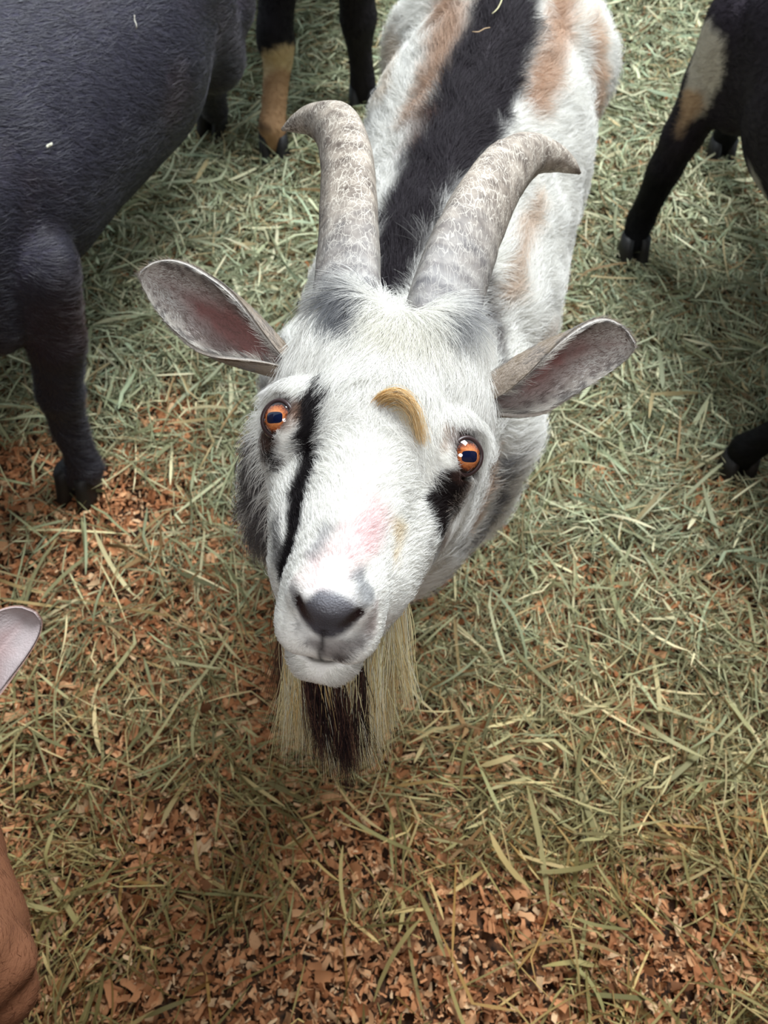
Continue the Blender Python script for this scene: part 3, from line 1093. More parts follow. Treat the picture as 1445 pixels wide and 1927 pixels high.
# ------------------------------------------------------------------ the spotted goat that looks up
def spot_strokes():
    # markings of the coat: points on the coat, radii, colour, softness, strength
    return [
        ([(0.336, 1.1487, 0.5928), (0.3241, 1.2105, 0.6745)], [0.0207, 0.02], lin(222, 184, 146), 0.016, 0.7),
        ([(0.0479, 0.9345, 0.7228), (0.0704, 0.9928, 0.7334), (0.0951, 1.0855, 0.7442), (0.1026, 1.2139, 0.7191)], [0.0284, 0.0303, 0.0298, 0.029], lin(176, 134, 98), 0.026, 0.8),
        ([(0.2026, 0.9847, 0.7162), (0.233, 1.0689, 0.717), (0.2572, 1.1745, 0.7099), (0.2595, 1.2134, 0.7193)], [0.0248, 0.0258, 0.0287, 0.029], lin(200, 158, 120), 0.022, 0.75),
        ([(0.0071, 0.5769, 0.7542), (0.0135, 0.6519, 0.7432), (0.0293, 0.7118, 0.7511), (0.0524, 0.7723, 0.7541), (0.0923, 0.8514, 0.754), (0.1273, 0.9598, 0.7539), (0.1598, 1.0589, 0.7591), (0.1724, 1.133, 0.7611)], [0.0171, 0.0289, 0.0358, 0.0419, 0.0489, 0.053, 0.048, 0.0466], lin(52, 46, 52), 0.012, 1),
        ([(0.0284, 0.8306, 0.7322), (0.053, 0.8855, 0.7375)], [0.0147, 0.0178], lin(120, 92, 80), 0.01, 0.5),
        ([(0.006, 1.0634, 0.6573), (0.0155, 1.2749, 0.6215)], [0.0175, 0.0195], lin(226, 208, 184), 0.014, 0.5),
        ([(0.1086, 0.6311, 0.7151), (0.1231, 0.5732, 0.6909), (0.1265, 0.5352, 0.6904)], [0.0135, 0.017, 0.0131], lin(84, 72, 70), 0.012, 0.85),
        ([(0.1373, 0.6399, 0.6892), (0.1758, 0.7557, 0.6899), (0.198, 0.8219, 0.6755)], [0.0139, 0.0134, 0.0084], lin(208, 180, 152), 0.012, 0.7),
        ([(0.2178, 0.6803, 0.5887), (0.178, 0.6039, 0.616)], [0.0127, 0.012], lin(210, 190, 172), 0.012, 0.55),
        ([(0.1164, 0.4463, 0.653), (0.1071, 0.4197, 0.6165), (0.0974, 0.3974, 0.5808)], [0.0118, 0.0157, 0.0148], lin(206, 172, 142), 0.008, 0.75),
        ([(0.1291, 0.4549, 0.6284), (0.1357, 0.4484, 0.5259)], [0.0079, 0.0107], lin(66, 64, 72), 0.006, 0.8),
        ([(0.1232, 0.4337, 0.5105), (0.1063, 0.398, 0.4915), (0.0726, 0.3682, 0.4757)], [0.0243, 0.0297, 0.027], lin(116, 116, 124), 0.014, 0.8),
        ([(0.0339, 0.2141, 0.9129), (0.0791, 0.3716, 0.5633)], [0.0049, 0.0087], lin(70, 64, 66), 0.008, 0.6),
        ([(-0.1104, 0.3481, 0.7978), (-0.1087, 0.3212, 0.7793), (-0.1059, 0.2933, 0.7512)], [0.013, 0.0168, 0.0162], lin(74, 66, 68), 0.008, 0.92),
        ([(-0.0676, 0.2086, 0.9317), (-0.0611, 0.1814, 0.9436)], [0.0047, 0.0044], lin(60, 52, 54), 0.006, 0.8),
        ([(-0.0417, 0.302, 0.9532), (-0.0521, 0.285, 0.9529)], [0.0049, 0.0069], lin(140, 104, 80), 0.005, 0.8),
        ([(-0.0564, 0.2888, 0.9536), (-0.0648, 0.2769, 0.9496)], [0.0062, 0.0048], lin(150, 116, 92), 0.006, 0.75),
        ([(-0.0376, 0.3157, 0.9521), (-0.0407, 0.297, 0.9541), (-0.0423, 0.2848, 0.9533), (-0.0454, 0.2629, 0.947), (-0.0482, 0.2394, 0.9484), (-0.052, 0.2181, 0.9492), (-0.0524, 0.1989, 0.954), (-0.0553, 0.1829, 0.9533), (-0.0593, 0.174, 0.9464)], [0.0046, 0.008, 0.0104, 0.0113, 0.0117, 0.0108, 0.0092, 0.0072, 0.0047], lin(26, 20, 23), 0.0035, 1),
        ([(-0.0494, 0.3005, 0.9522), (-0.0499, 0.2798, 0.9514)], [0.0025, 0.0048], lin(34, 27, 28), 0.003, 0.9),
        ([(-0.0791, 0.2848, 0.9221), (-0.0735, 0.2687, 0.9337), (-0.0701, 0.2592, 0.9282)], [0.0102, 0.0099, 0.0078], lin(88, 64, 54), 0.004, 0.97),
        ([(-0.07, 0.2622, 0.9302), (-0.0683, 0.2556, 0.9288)], [0.0071, 0.0049], lin(26, 20, 22), 0.003, 1),
        ([(-0.1231, 0.5912, 0.6395)], [0.0097], lin(40, 34, 38), 0.004, 0.95),
        ([(-0.0664, 0.3166, 0.9416), (-0.1364, 0.5525, 0.6166), (-0.1441, 0.5393, 0.6096)], [0.0047, 0.0097, 0.0065], lin(128, 120, 122), 0.01, 0.6),
        ([(0.0529, 0.2668, 0.9075), (0.041, 0.244, 0.9271), (0.0323, 0.233, 0.9254), (0.0345, 0.2242, 0.9198), (0.0362, 0.2189, 0.9111)], [0.0096, 0.0125, 0.0118, 0.0111, 0.0056], lin(34, 25, 25), 0.0035, 1),
        ([(0.0562, 0.2563, 0.913), (0.0491, 0.2427, 0.904), (0.0474, 0.2529, 0.8561)], [0.0065, 0.0087, 0.0067], lin(118, 90, 68), 0.005, 0.75),
        ([(0.0273, 0.2087, 0.924), (0.0255, 0.1964, 0.9182)], [0.0024, 0.002], lin(70, 58, 54), 0.004, 0.7),
        ([(0.0403, 0.2794, 0.9459), (0.0363, 0.2643, 0.945)], [0.0035, 0.0034], lin(176, 140, 108), 0.005, 0.6),
        ([(0.0907, 0.4006, 0.7749), (0.0538, 0.2828, 0.941), (0.0441, 0.2703, 0.9457)], [0.005, 0.0042, 0.0031], lin(132, 120, 116), 0.01, 0.6),
        ([(0.1037, 0.5023, 0.7309), (0.1064, 0.5443, 0.7154)], [0.0089, 0.0093], lin(224, 214, 200), 0.006, 0.5),
        ([(0.0138, 0.3468, 0.9513), (0.0009, 0.3678, 0.9494), (0.0252, 0.358, 0.9494)], [0.0132, 0.0135, 0.0134], lin(244, 240, 222), 0.016, 0.3),
        ([(-0.0275, 0.3848, 0.9526), (-0.0271, 0.3695, 0.9529)], [0.0129, 0.0112], lin(84, 88, 98), 0.006, 0.85),
        ([(0.0747, 0.5935, 0.7371), (0.0514, 0.3708, 0.9461)], [0.0199, 0.0099], lin(120, 122, 130), 0.006, 0.7),
        ([(-0.0069, 0.2029, 0.9706), (-0.0126, 0.1803, 0.9752), (-0.0238, 0.1654, 0.9796), (-0.035, 0.1547, 0.9789)], [0.0055, 0.0089, 0.0081, 0.0057], lin(244, 208, 210), 0.012, 0.62),
        ([(0.0071, 0.1975, 0.9541)], [0.0047], lin(232, 208, 160), 0.008, 0.6),
        ([(0.0048, 0.1803, 0.9523)], [0.0037], lin(232, 208, 160), 0.008, 0.6),
        ([(-0.0311, 0.1862, 0.9767), (-0.037, 0.1727, 0.9775)], [0.0036, 0.0035], lin(120, 118, 126), 0.006, 0.55),
        ([(-0.0146, 0.1577, 0.9755), (-0.0094, 0.1499, 0.9718)], [0.0064, 0.0058], lin(104, 108, 118), 0.005, 0.65),
        ([(-0.0462, 0.1494, 0.9731), (-0.0458, 0.139, 0.9598), (-0.0402, 0.1293, 0.9523)], [0.0035, 0.0038, 0.0047], lin(104, 102, 106), 0.005, 0.8),
        ([(-0.0066, 0.1445, 0.9618), (-0.0085, 0.1373, 0.9513)], [0.0026, 0.0036], lin(150, 120, 112), 0.005, 0.6),
        ([(-0.0384, 0.1292, 0.9527), (-0.0255, 0.1256, 0.9487), (-0.0137, 0.1305, 0.9507)], [0.0071, 0.0083, 0.0053], lin(118, 110, 108), 0.006, 0.85),
        ([(-0.0245, 0.1235, 0.9438)], [0.0027], lin(66, 50, 46), 0.004, 0.8),
        ([(-0.0478, 0.1375, 0.957), (-0.0485, 0.1335, 0.9536)], [0.0012, 0.0012], lin(80, 70, 70), 0.002, 0.7),
    ]



def spotted_goat():
    root = empty('goat', (0.03, 0.52, 0.0), 'white and black spotted horned goat looking up in the middle, blond beard and amber eyes',
                 'goat', 'goats in the pen')
    O, A, c = head_pose(700, 832, .512, 31.5, 9.3, 3.5)
    W, back, s = (0.015, 0.53, 0), (.235, .972, 0), 1.0
    w_, bk, sd = wfun(W, back, s, 1.25)
    hoofs = [w_(-.075, .06, 0), w_(.050, .06, 0), w_(-.10, .66, 0), w_(.10, .68, 0)]
    V, Q, N, w, h, sd, bk = goat_body(W, back, s, O, A, legs_for(w_, bk, hoofs), fine=.0023, coarse=.008, girth=.90, st=1.25,
                                     extra=[(at(575, 850, .68), at(572, 960, .70), .045, .050, .05)])
    loc = (V - O) @ A.T
    white = lin(248, 247, 242); black = lin(34, 27, 30); brown = lin(150, 108, 78)
    SK = spot_strokes() + [([O + sx * A[0] * .0590 + A[1] * .009 + A[2] * .009], .0180, lin(92, 68, 60), .003, .92) for sx in (1, -1)]
    base_col = lambda p: paint(p, white, SK, .008, 70.0)
    col = base_col(V)
    # bare nose leather, lips
    dn = np.linalg.norm((loc - [0, .155, -.0195]) / [1.02, 1.2, .92], axis=1)
    nosek = np.clip((0.0185 - dn + noise(V, 150) * .002) / .004, 0, 1)[:, None]
    up_ = np.clip((loc[:, 2:3] + .019) / .012, 0, 1)
    col = col * (1 - nosek) + (lin(74, 72, 78) * (1 - up_) + lin(116, 116, 122) * up_) * nosek
    lipk = (np.exp(-((loc[:, 2] + .0605) / .0026) ** 2) * (loc[:, 1] > .115) * (np.abs(loc[:, 0]) < .036))[:, None]
    col = col * (1 - .9 * lipk) + lin(58, 52, 44) * lipk * .9
    cleft = (np.exp(-(loc[:, 0] / .0019) ** 2) * (loc[:, 1] > .136) * (loc[:, 2] < -.029) * (loc[:, 2] > -.061))[:, None]
    col = col * (1 - .85 * cleft) + lin(28, 22, 24) * cleft * .85
    nos = 0
    for sx in (-1, 1):
        q, _ = seg_dist(loc, np.array([sx * .0090, .158, -.027]), np.array([sx * .0185, .149, -.017]))
        nos = np.maximum(nos, np.clip((.0060 - q) / .002, 0, 1))
    nos = nos[:, None]
    col = col * (1 - nos) + lin(40, 26, 26) * nos
    body = mesh_object('body', V, Q, M_SKIN, root, True, col)
    # eyes
    fm = nosek[:, 0][Q].mean(1) > .5
    body.data.materials.append(M_NOSE)
    body.data.polygons.foreach_set('material_index', fm.astype(np.int32))
    for sx in (1, -1):
        e = h(sx * .0585, .008, .0075)
        gz = unit(sx * A[0] * .50 + A[1] * .10 + A[2] * .15 + c * 1.0)
        make_eye(e, gz, CU, .0168, root, almond=(.62, .74), duct=math.radians(-35 if sx > 0 else 215))
    for q in hoofs:
        make_hoof(q, -bk, root)
    # horns
    hl = [(648, 665, .562), (650, 590, .564), (655, 480, .600), (655, 385, .645), (652, 305, .688), (634, 245, .725), (594, 226, .752), (560, 232, .765), (530, 244, .772)]
    hr = [(816, 690, .566), (830, 600, .568), (868, 480, .605), (908, 390, .648), (950, 325, .690), (995, 292, .722), (1040, 296, .742), (1070, 310, .752), (1092, 326, .760)]
    rl = [.0270, .0268, .0250, .0245, .0240, .0225, .0150, .0095, .0015]
    rr_ = [.0285, .0285, .0278, .0260, .0235, .0185, .0130, .0080, .0015]
    for path, rad, kd in ((hl, rl, 1), (hr, rr_, -1)):
        make_horn([at(*q) for q in path], rad, root, keel=c + CR * (.75 * kd), step=.52, seed=3 + kd)
    # ears
    pink, rim, bck = lin(128, 88, 84), lin(196, 192, 186), lin(150, 138, 126)
    e1, f1, b1 = make_ear('ear', at(548, 690, .566), at(257, 527, .600), c * 1.0 - CU * .35, root, .0258, pink, rim, bck, base_roll=.35, side=-1)
    e2, f2, b2 = make_ear('ear', at(885, 752, .572), at(1198, 662, .600), c * 1.0 - CU * .45, root, .0275, pink, rim, bck, base_roll=-.35, side=1)
    return dict(root=root, V=V, Q=Q, N=N, O=O, A=A, c=c, w=w, h=h, bk=bk, sd=sd, ears=(f1, f2), backs=(b1, b2), ear_objs=(e1, e2), base_col=base_col, body=body)


G1 = spotted_goat()


def plain_goat(label, W, back, s, O, A, hoofs, colour_fn, fur_n, head_scale=1.0, horns=True, girth=1.0, neck_r=1.0, mat=None, fur_len=.016, seed=1, ears=True, hock=.07, fur_w=.0003, leg_r=1.0, own_legs=None, coat_flow=None):
    root = empty('goat', (W[0], W[1], 0.0), label, 'goat', 'goats in the pen')
    w_, bk, sd = wfun(W, back, s)
    hoofs = [np.asarray(q, float) for q in hoofs]
    legs = [leg_front(w_, -1, hoofs[0], s=s), leg_front(w_, 1, hoofs[1], s=s), leg_hind(w_, -1, hoofs[2], bk, s=s, hock_back=hock), leg_hind(w_, 1, hoofs[3], bk, s=s, hock_back=hock)]
    for lg in legs:
        for i in range(1, len(lg)):
            lg[i] = (lg[i][0], lg[i][1] * leg_r)
    for i, lg in (own_legs or {}).items():
        legs[i] = lg + [(hoofs[i] + np.array([0, 0, .045 * s]), lg[-1][1])]
    V, Q, N, w, h, sd, bk = goat_body(W, back, s, O, A, legs, fine=.005, coarse=.011, head_scale=head_scale, girth=girth, neck_r=neck_r)
    col = colour_fn(V, w)
    mesh_object('body', V, Q, M_SKIN, root, True, col)
    for q in hoofs:
        make_hoof(q, -bk, root, s * (1 + (leg_r - 1) * .6))
    for sx in (1, -1):
        make_eye(h(sx * .0595, .004, .001), unit(sx * A[0] * .8 + A[1] * .35 + A[2] * .25), A[2], .0165 * head_scale, root)
        if horns:
            pth = [h(sx * .03, -.06, .02), h(sx * .035, -.075, .06), h(sx * .045, -.11, .12), h(sx * .06, -.17, .17), h(sx * .085, -.24, .19), h(sx * .12, -.29, .17)]
            make_horn(pth, [.025, .025, .022, .018, .012, .002], root, n=40, sides=20, keel=A[2], seed=seed + sx)
    out = dict(root=root, V=V, Q=Q, N=N, w=w, h=h, bk=bk, sd=sd, O=O, A=A)
    if fur_n:
        add_fur('coat', V, Q, N, fur_n, root, mat or M_FUR, in_frame_weight, lambda p: np.full(len(p), fur_len), body_comb(bk, O, A, lambda l: np.tile([0, -1.0, 0], (len(l), 1))),
                lambda p: colour_fn(p, w), width=fur_w, lift=.16, seed=seed, clump=.30, clump_scale=30, jitter=.28)
    return out


def in_frame_weight(p, n):
    q = p - CO
    dep = np.maximum(q @ CF, .05)
    x = np.abs(q @ CR) / dep; y = np.abs(q @ CU) / dep
    inside = (x < .60) & (y < .78)
    facing = (n * unit(CO - p)).sum(1)
    return np.where(inside, 1.0, .12) * np.where(facing > -.35, 1.0, .25)


# ------------------------------------------------------------------ the black goat on the left
def black_coat(p, w):
    base = lin(64, 62, 76)
    c = np.tile(base, (len(p), 1))
    k = np.clip(noise(p, 9.0) * .9 + .15 + noise(p, 40.0) * .3, 0, 1)[:, None] * .6
    c = c * (1 - k) + lin(78, 60, 62) * k
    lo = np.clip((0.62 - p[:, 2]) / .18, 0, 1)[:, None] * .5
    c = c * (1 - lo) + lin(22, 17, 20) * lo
    c = paint(p, [0, 0, 0], [], 0) * 0 + c
    r = np.clip(1.3 - np.linalg.norm(p - ELBOW, axis=1) / .09, 0, 1)[:, None]
    r = r * .7
    return c * (1 - r) + lin(62, 38, 38) * r


ELBOW = at(150, 590, 1.22)
_W, _b, _s = (-.715, .86, 0), (.33, .944, 0), 1.12
_w, _bk, _sd = wfun(_W, _b, _s)
_O = np.array([-1.22, .50, .96]); _A = frame_from([-.55, -.75, -.30], [-.1, -.3, .95])
G2 = plain_goat('black goat seen from above at the left edge, only its back, flank and legs showing', _W, _b, _s, _O, _A,
           [ground(-150, 700), ground(163, 915), ground(180, 250), ground(408, 243, .01)], black_coat, 110000, mat=M_FUR_DARK, fur_len=.022, seed=21, neck_r=1.1, hock=.03, fur_w=.00034, leg_r=1.3,
           own_legs={1: [(at(70, 500, 1.14), .060), (at(104, 640, 1.24), .044), (at(112, 740, 1.34), .037), (at(130, 805, 1.42), .030), (at(160, 880, 1.50), .031)],
                     3: [(at(385, 0, 1.50), .10), (at(396, 90, 1.66), .055), (at(398, 150, 1.85), .034), (at(404, 205, 1.98), .030)]})


# ------------------------------------------------------------------ the goat on the right
def right_coat(p, w):
    R = RIGHT_MARKS
    c = np.tile(lin(44, 38, 46), (len(p), 1))
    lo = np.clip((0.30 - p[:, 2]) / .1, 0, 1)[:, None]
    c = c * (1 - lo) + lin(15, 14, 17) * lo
    k = np.clip((p[:, 0] - .70) * 6 + noise(p, 12) * .5 - (p[:, 1] - 1.3) * 2, 0, 1)[:, None] * (p[:, 2:3] > .3)
    c = c * (1 - k * .5) + lin(84, 80, 84) * k * .5
    for (a, b, ra, rb, colr) in R:
        d, t = seg_dist(p, a, b)
        q = np.clip((ra + (rb - ra) * t - d + noise(p, 50) * .008) / .012, 0, 1)[:, None]
        c = c * (1 - q) + colr * q
    return c


RIGHT_MARKS = [(at(1340, 95, 1.44), at(1295, 200, 1.52), .056, .044, lin(206, 198, 186)), (at(1292, 200, 1.53), at(1268, 255, 1.59), .038, .016, lin(190, 160, 130)),
               (at(1420, 40, 1.36), at(1402, 150, 1.44), .012, .005, lin(180, 178, 176)), (at(1445, 315, 1.40), at(1440, 350, 1.42), .035, .035, lin(200, 196, 188))]
_W, _b, _s = (.93, .80, 0), (-.14, .99, 0), 1.0
_w, _bk, _sd = wfun(_W, _b, _s)
_O = np.array([1.15, .38, .90]); _A = frame_from([.35, -.9, -.2], [0, -.2, 1])
G3 = plain_goat('dark goat at the right edge with a white patch on its hind leg', _W, _b, _s, _O, _A,
                [ground(1372, 885), _w(.09, -.02, 0), ground(1182, 482), ground(1345, 300)], right_coat, 45000, fur_len=.016, seed=31, fur_w=.00035, leg_r=1.35,
                own_legs={2: [(at(1410, 50, 1.42), .085), (at(1345, 150, 1.53), .058), (at(1285, 255, 1.63), .042), (at(1250, 320, 1.70), .036), (at(1205, 415, 1.81), .031)]})


# ------------------------------------------------------------------ the goat behind
def far_coat(p, w):
    c = np.tile(lin(30, 26, 30), (len(p), 1))
    for (a, b, ra, rb, colr) in FAR_MARKS:
        d, t = seg_dist(p, a, b)
        q = np.clip((ra + (rb - ra) * t - d + noise(p, 50) * .006) / .010, 0, 1)[:, None]
        c = c * (1 - q) + colr * q
    return c


FAR_MARKS = [(at(532, 128, 1.89), at(528, 170, 1.93), .062, .060, lin(206, 180, 140)), (at(528, 176, 1.93), at(520, 290, 2.05), .060, .070, lin(176, 140, 104)),
             (at(710, 162, 1.98), at(650, 162, 1.98), .040, .040, lin(150, 116, 76)), (at(575, -20, 1.8), at(572, 70, 1.88), .03, .016, lin(150, 140, 136))]
_W, _b, _s = (-.16, 2.02, 0), (.05, 1.0, 0), 1.0
_w, _bk, _sd = wfun(_W, _b, _s)
_O = np.array([-.30, 1.70, 1.02]); _A = frame_from([-.3, -.9, .1], [0, 0, 1])
G4 = plain_goat('goat standing behind, only its black and tan forelegs showing', _W, _b, _s, _O, _A,
                [ground(520, 292), ground(684, 205), _w(-.09, .68, 0), _w(.09, .68, 0)], far_coat, 16000, fur_len=.014, seed=41, fur_w=.0005, leg_r=1.55)


# ------------------------------------------------------------------ the brown goat at the lower left
def brown_coat(p, w):
    c = np.tile(lin(122, 80, 56), (len(p), 1))
    k = np.clip(noise(p, 14) * .6 + .3, 0, 1)[:, None] * .5
    return c * (1 - k) + lin(150, 104, 78) * k


_O, _A, _c = head_pose(-215, 1600, .56, 32, -32)
_W = (_O[0] - .38, _O[1] - .12, 0); _b = (-.80, -.60, 0)
_w, _bk, _sd = wfun(_W, _b, .95)
G5 = plain_goat('brown goat at the lower left edge, ear tip and muzzle showing', _W, _b, .95, _O, _A,
                [_w(-.09, .0, 0), _w(.09, .0, 0), _w(-.09, .68, 0), _w(.09, .68, 0)], brown_coat, 30000, fur_len=.007, seed=51, fur_w=.0002)
make_ear('ear', at(-110, 1365, .64), at(74, 1158, .66), _c * 1.0 - CU * .2, G5['root'], .026, lin(158, 130, 128), lin(178, 166, 166), lin(150, 110, 90), side=1)

# ------------------------------------------------------------------ fur of the spotted goat
def head_flow(l):
    """combing on the head in its own axes: back over the muzzle, forward from the poll, meeting between the eyes"""
    y = l[:, 1]
    k = 1 / (1 + np.exp(-(y - .030) / .012))          # 1 on the muzzle
    d = np.zeros_like(l)
    d[:, 1] = (1 - k) * 1.0 - k * 1.0
    crown = .85 * np.clip((-.062 - y) / .035, 0, 1) * (l[:, 2] > .01)
    d[:, 1] = d[:, 1] * (1 - crown) - 1.0 * crown          # the crown tuft lies back over the horn roots
    d[:, 0] = np.tanh(l[:, 0] / .018) * (.35 + .35 * k)
    d[:, 2] = -.25 * (1 - k) - .9 * np.clip((-.02 - l[:, 2]) / .03, 0, 1)
    back_ = np.clip((-.02 - y) / .03, 0, 1) * np.clip((-.01 - l[:, 2]) / .03, 0, 1)
    d[:, 1] = d[:, 1] * (1 - back_) - .6 * back_
    return d


def spotted_fur(G):
    O, A, V, Q, N = G['O'], G['A'], G['V'], G['Q'], G['N']
    root = G['root']
    loc_of = lambda p: (p - O) @ A.T
    hd = lambda p: np.linalg.norm(loc_of(p) - np.array([0, .03, -.02]), axis=1)
    eyes = [G['h'](sx * .0590, .009, .009) for sx in (1, -1)]

    def eye_free(p):
        k = np.ones(len(p))
        for e in eyes:
            q = p - e
            k *= np.clip((np.linalg.norm(q, axis=1) - .0155) / .003, 0, 1)
        return k

    def w_head(p, n):
        l = loc_of(p)
        k = np.clip((.165 - hd(p)) / .02, 0, 1) * eye_free(p)
        dn = np.linalg.norm((l - [0, .155, -.0195]) / [1.02, 1.2, .92], axis=1)
        k *= np.where(dn < .0165, np.where(l[:, 2] > -.014, .35, .06), 1.0) * np.where(l[:, 1] > .10, 1.6, 1.0)
        lip = (l[:, 1] > .10) & (np.abs(l[:, 2] + .0605) < .003)
        k = np.where(lip, k * .05, k)
        k = np.where((np.abs(l[:, 0]) < .0016) & (l[:, 1] > .135) & (l[:, 2] < -.03) & (l[:, 2] > -.062), 0, k)
        return k * np.where((n * unit(CO - p)).sum(1) > -.3, 1.0, .2)

    def len_head(p):
        l = loc_of(p)
        y = l[:, 1]
        L = np.interp(y, [-.10, -.04, .0, .04, .09, .125, .15], [.030, .024, .018, .012, .0085, .0058, .0038])
        low = np.clip((-.03 - l[:, 2]) / .03, 0, 1) * (y < .10)
        L = L * (1 - low) + .016 * low
        chin = (y > .10) & (l[:, 2] < -.063)
        L = np.where(chin, .009, L)
        nl = np.clip(np.abs(l[:, 2] + .0605) / .012, .3, 1)
        L = np.where((y > .09) & (l[:, 2] > -.0615), L * nl, L)
        L = np.where(y > .13, L * np.clip(np.abs(l[:, 0]) / .008, .4, 1), L)
        for e in eyes:
            k = np.clip((np.linalg.norm(p - e, axis=1) - .019) / .010, .35, 1)
            L = L * k
        dn = np.linalg.norm((l - [0, .155, -.0195]) / [1.02, 1.2, .92], axis=1)
        return L * np.where(dn < .0175, .45, 1.0)
    comb = body_comb(G['bk'], O, A, head_flow)
    add_fur('face_hair', V, Q, N, 150000, root, M_FUR, w_head, len_head, comb, G['base_col'], width=.00018, lift=.30, seed=2,
            clump=.35, clump_scale=170, npt=5, curl=.25)

    def w_body(p, n):
        l = hd(p)
        q = p - CO
        dep = q @ CF
        vis = (np.abs(q @ CR) < .58 * dep) & (np.abs(q @ CU) < .78 * dep)
        k = np.clip((l - .150) / .02, 0, 1) * np.where(vis, 1, .08)
        k *= np.where(p[:, 2] < .42, .12, 1.0)
        near = np.clip(1.5 - dep * .6, .5, 1.1)
        return k * near * np.where((n * unit(CO - p)).sum(1) > -.25, 1.0, .15)

    def len_body(p):
        return np.interp(p[:, 2], [.2, .45, .6, .75], [.010, .032, .034, .030]) * (1 + .35 * noise(p, 25))
    add_fur('coat', V, Q, N, 170000, root, M_FUR, w_body, len_body, comb, G['base_col'], width=.00030, lift=.42, seed=4,
            clump=.55, clump_scale=60, npt=5, curl=.5)
    # hair of the ears
    grey, white_, tan = lin(150, 146, 142), lin(226, 222, 214), lin(168, 154, 136)
    for (f, b, ear) in zip(G['ears'], G['backs'], G['ear_objs']):
        VF, Fq, NF, uu, vv, ax, wd = f
        e0 = VF[:25].mean(0)
        Lt = np.linalg.norm(VF[-1] - e0)

        def uv(p):
            i = np.array([np.argmin(((VF - q) ** 2).sum(1)) for q in p[:1]])
            return i
        from mathutils.kdtree import KDTree
        kd = KDTree(len(VF))
        for i, q in enumerate(VF):
            kd.insert(q, i)
        kd.balance()

        def look(p):
            ix = np.array([kd.find(q)[1] for q in p])
            return uu[ix], np.abs(vv[ix]), vv[ix]

        def w_in(p, n):
            u, v, _ = look(p)
            return .16 + np.clip(v * 1.6 - .35, 0, 1.2) + np.clip((u - .55) * 2.0, 0, 1)

        def l_in(p):
            u, v, _ = look(p)
            return .0035 + .008 * np.clip(v - .45, 0, 1) * (1.3 - u) + .002 * (1 - u)

        def c_in(p):
            u, v, sv = look(p)
            k = np.clip(v * 1.7 - .7, 0, 1)[:, None]
            mix = (noise(p, 200) > -.1)[:, None]
            c = np.where(mix, white_, grey)
            inner = lin(146, 120, 112)
            return inner * (1 - k) * .9 + c * k

        def comb_in(p, n):
            u, v, sv = look(p)
            return ax * .9 - wd * (sv * .5)[:, None] + 0 * p
        add_fur('ear_hair', VF, Fq, NF, 9000, ear, M_FUR, w_in, l_in, comb_in, c_in, width=.00013, lift=.35, seed=8, clump=.3, npt=4)
        VB, FB, NB = b
        add_fur('ear_hair', VB, FB, NB, 6000, ear, M_FUR, lambda p, n: np.ones(len(p)), lambda p: np.full(len(p), .006), lambda p, n: np.tile(ax, (len(p), 1)),
                lambda p: np.where((noise(p, 120) > 0)[:, None], tan, grey), width=.00015, lift=.2, seed=9, clump=.2, npt=4)

    # the curl on the forehead
    rng = np.random.default_rng(12)
    n = 620
    ctr = catmull([at(694, 835, .497), at(697, 785, .484), at(716, 750, .470), at(748, 738, .465), at(779, 764, .466), at(796, 832, .472)], 12)
    ctr2 = catmull([at(722, 850, .498), at(722, 815, .488), at(730, 790, .478), at(745, 780, .474), at(762, 792, .472), at(776, 835, .476)], 12)
    k = rng.random(n) ** 1.9
    t = np.linspace(0, 1, 12)
    P = ctr[None] * (1 - k[:, None, None]) + ctr2[None] * k[:, None, None]
    end = rng.uniform(.75, 1.08, n)
    P = np.stack([np.stack([np.interp(np.minimum(t * e, 1), t, P[i][:, a]) for a in range(3)], 1) for i, e in enumerate(end)])
    P = P + rng.normal(0, .0019, (n, 1, 3)) * (1.2 - .6 * t[None, :, None]) + rng.normal(0, .0020, (n, 1, 3)) * t[None, :, None] ** 2
    gold = np.array([lin(246, 220, 168), lin(234, 196, 134), lin(250, 240, 214)])[np.where(rng.random(n) < k * 1.6, 2, rng.integers(0, 2, n))]
    tubes('forelock', P, .00022, M_FUR, root, gold)

    # the beard: two blond locks and a dark middle
    def lock(n, r0, r1, t0, t1, cols, prob, rng, ncl=9):
        """roots spread from r0 to r1 along the jaw, tips from t0 to t1, drawn together in wisps"""
        a = rng.random(n)
        a2 = np.clip(a + rng.normal(0, .07, n), 0, 1)
        cid = np.clip(np.round(a2 * (ncl - 1)), 0, ncl - 1).astype(int)
        cl = cid / (ncl - 1) * .8 + a2 * .2
        r0, r1, t0, t1 = map(np.array, (r0, r1, t0, t1))
        rp = r0 + (r1 - r0) * a[:, None] + rng.normal(0, .0035, (n, 3))
        cy = rng.uniform(.70, 1.04, ncl)[cid] * rng.uniform(.45, 1.0, n) ** .5
        tp = t0 + (t1 - t0) * cl[:, None] + rng.normal(0, .004, (n, 3)) + (rng.normal(0, .008, (ncl, 3)))[cid]
        d = (tp - rp)
        L = np.linalg.norm(d, axis=1) * cy
        c = np.array([lin(*q) for q in cols])[rng.choice(len(cols), n, p=prob)] * rng.uniform(.8, 1.1, n)[:, None]
        return rp, d, L, c
    BL = [(255, 241, 196), (255, 250, 226), (253, 224, 162)]
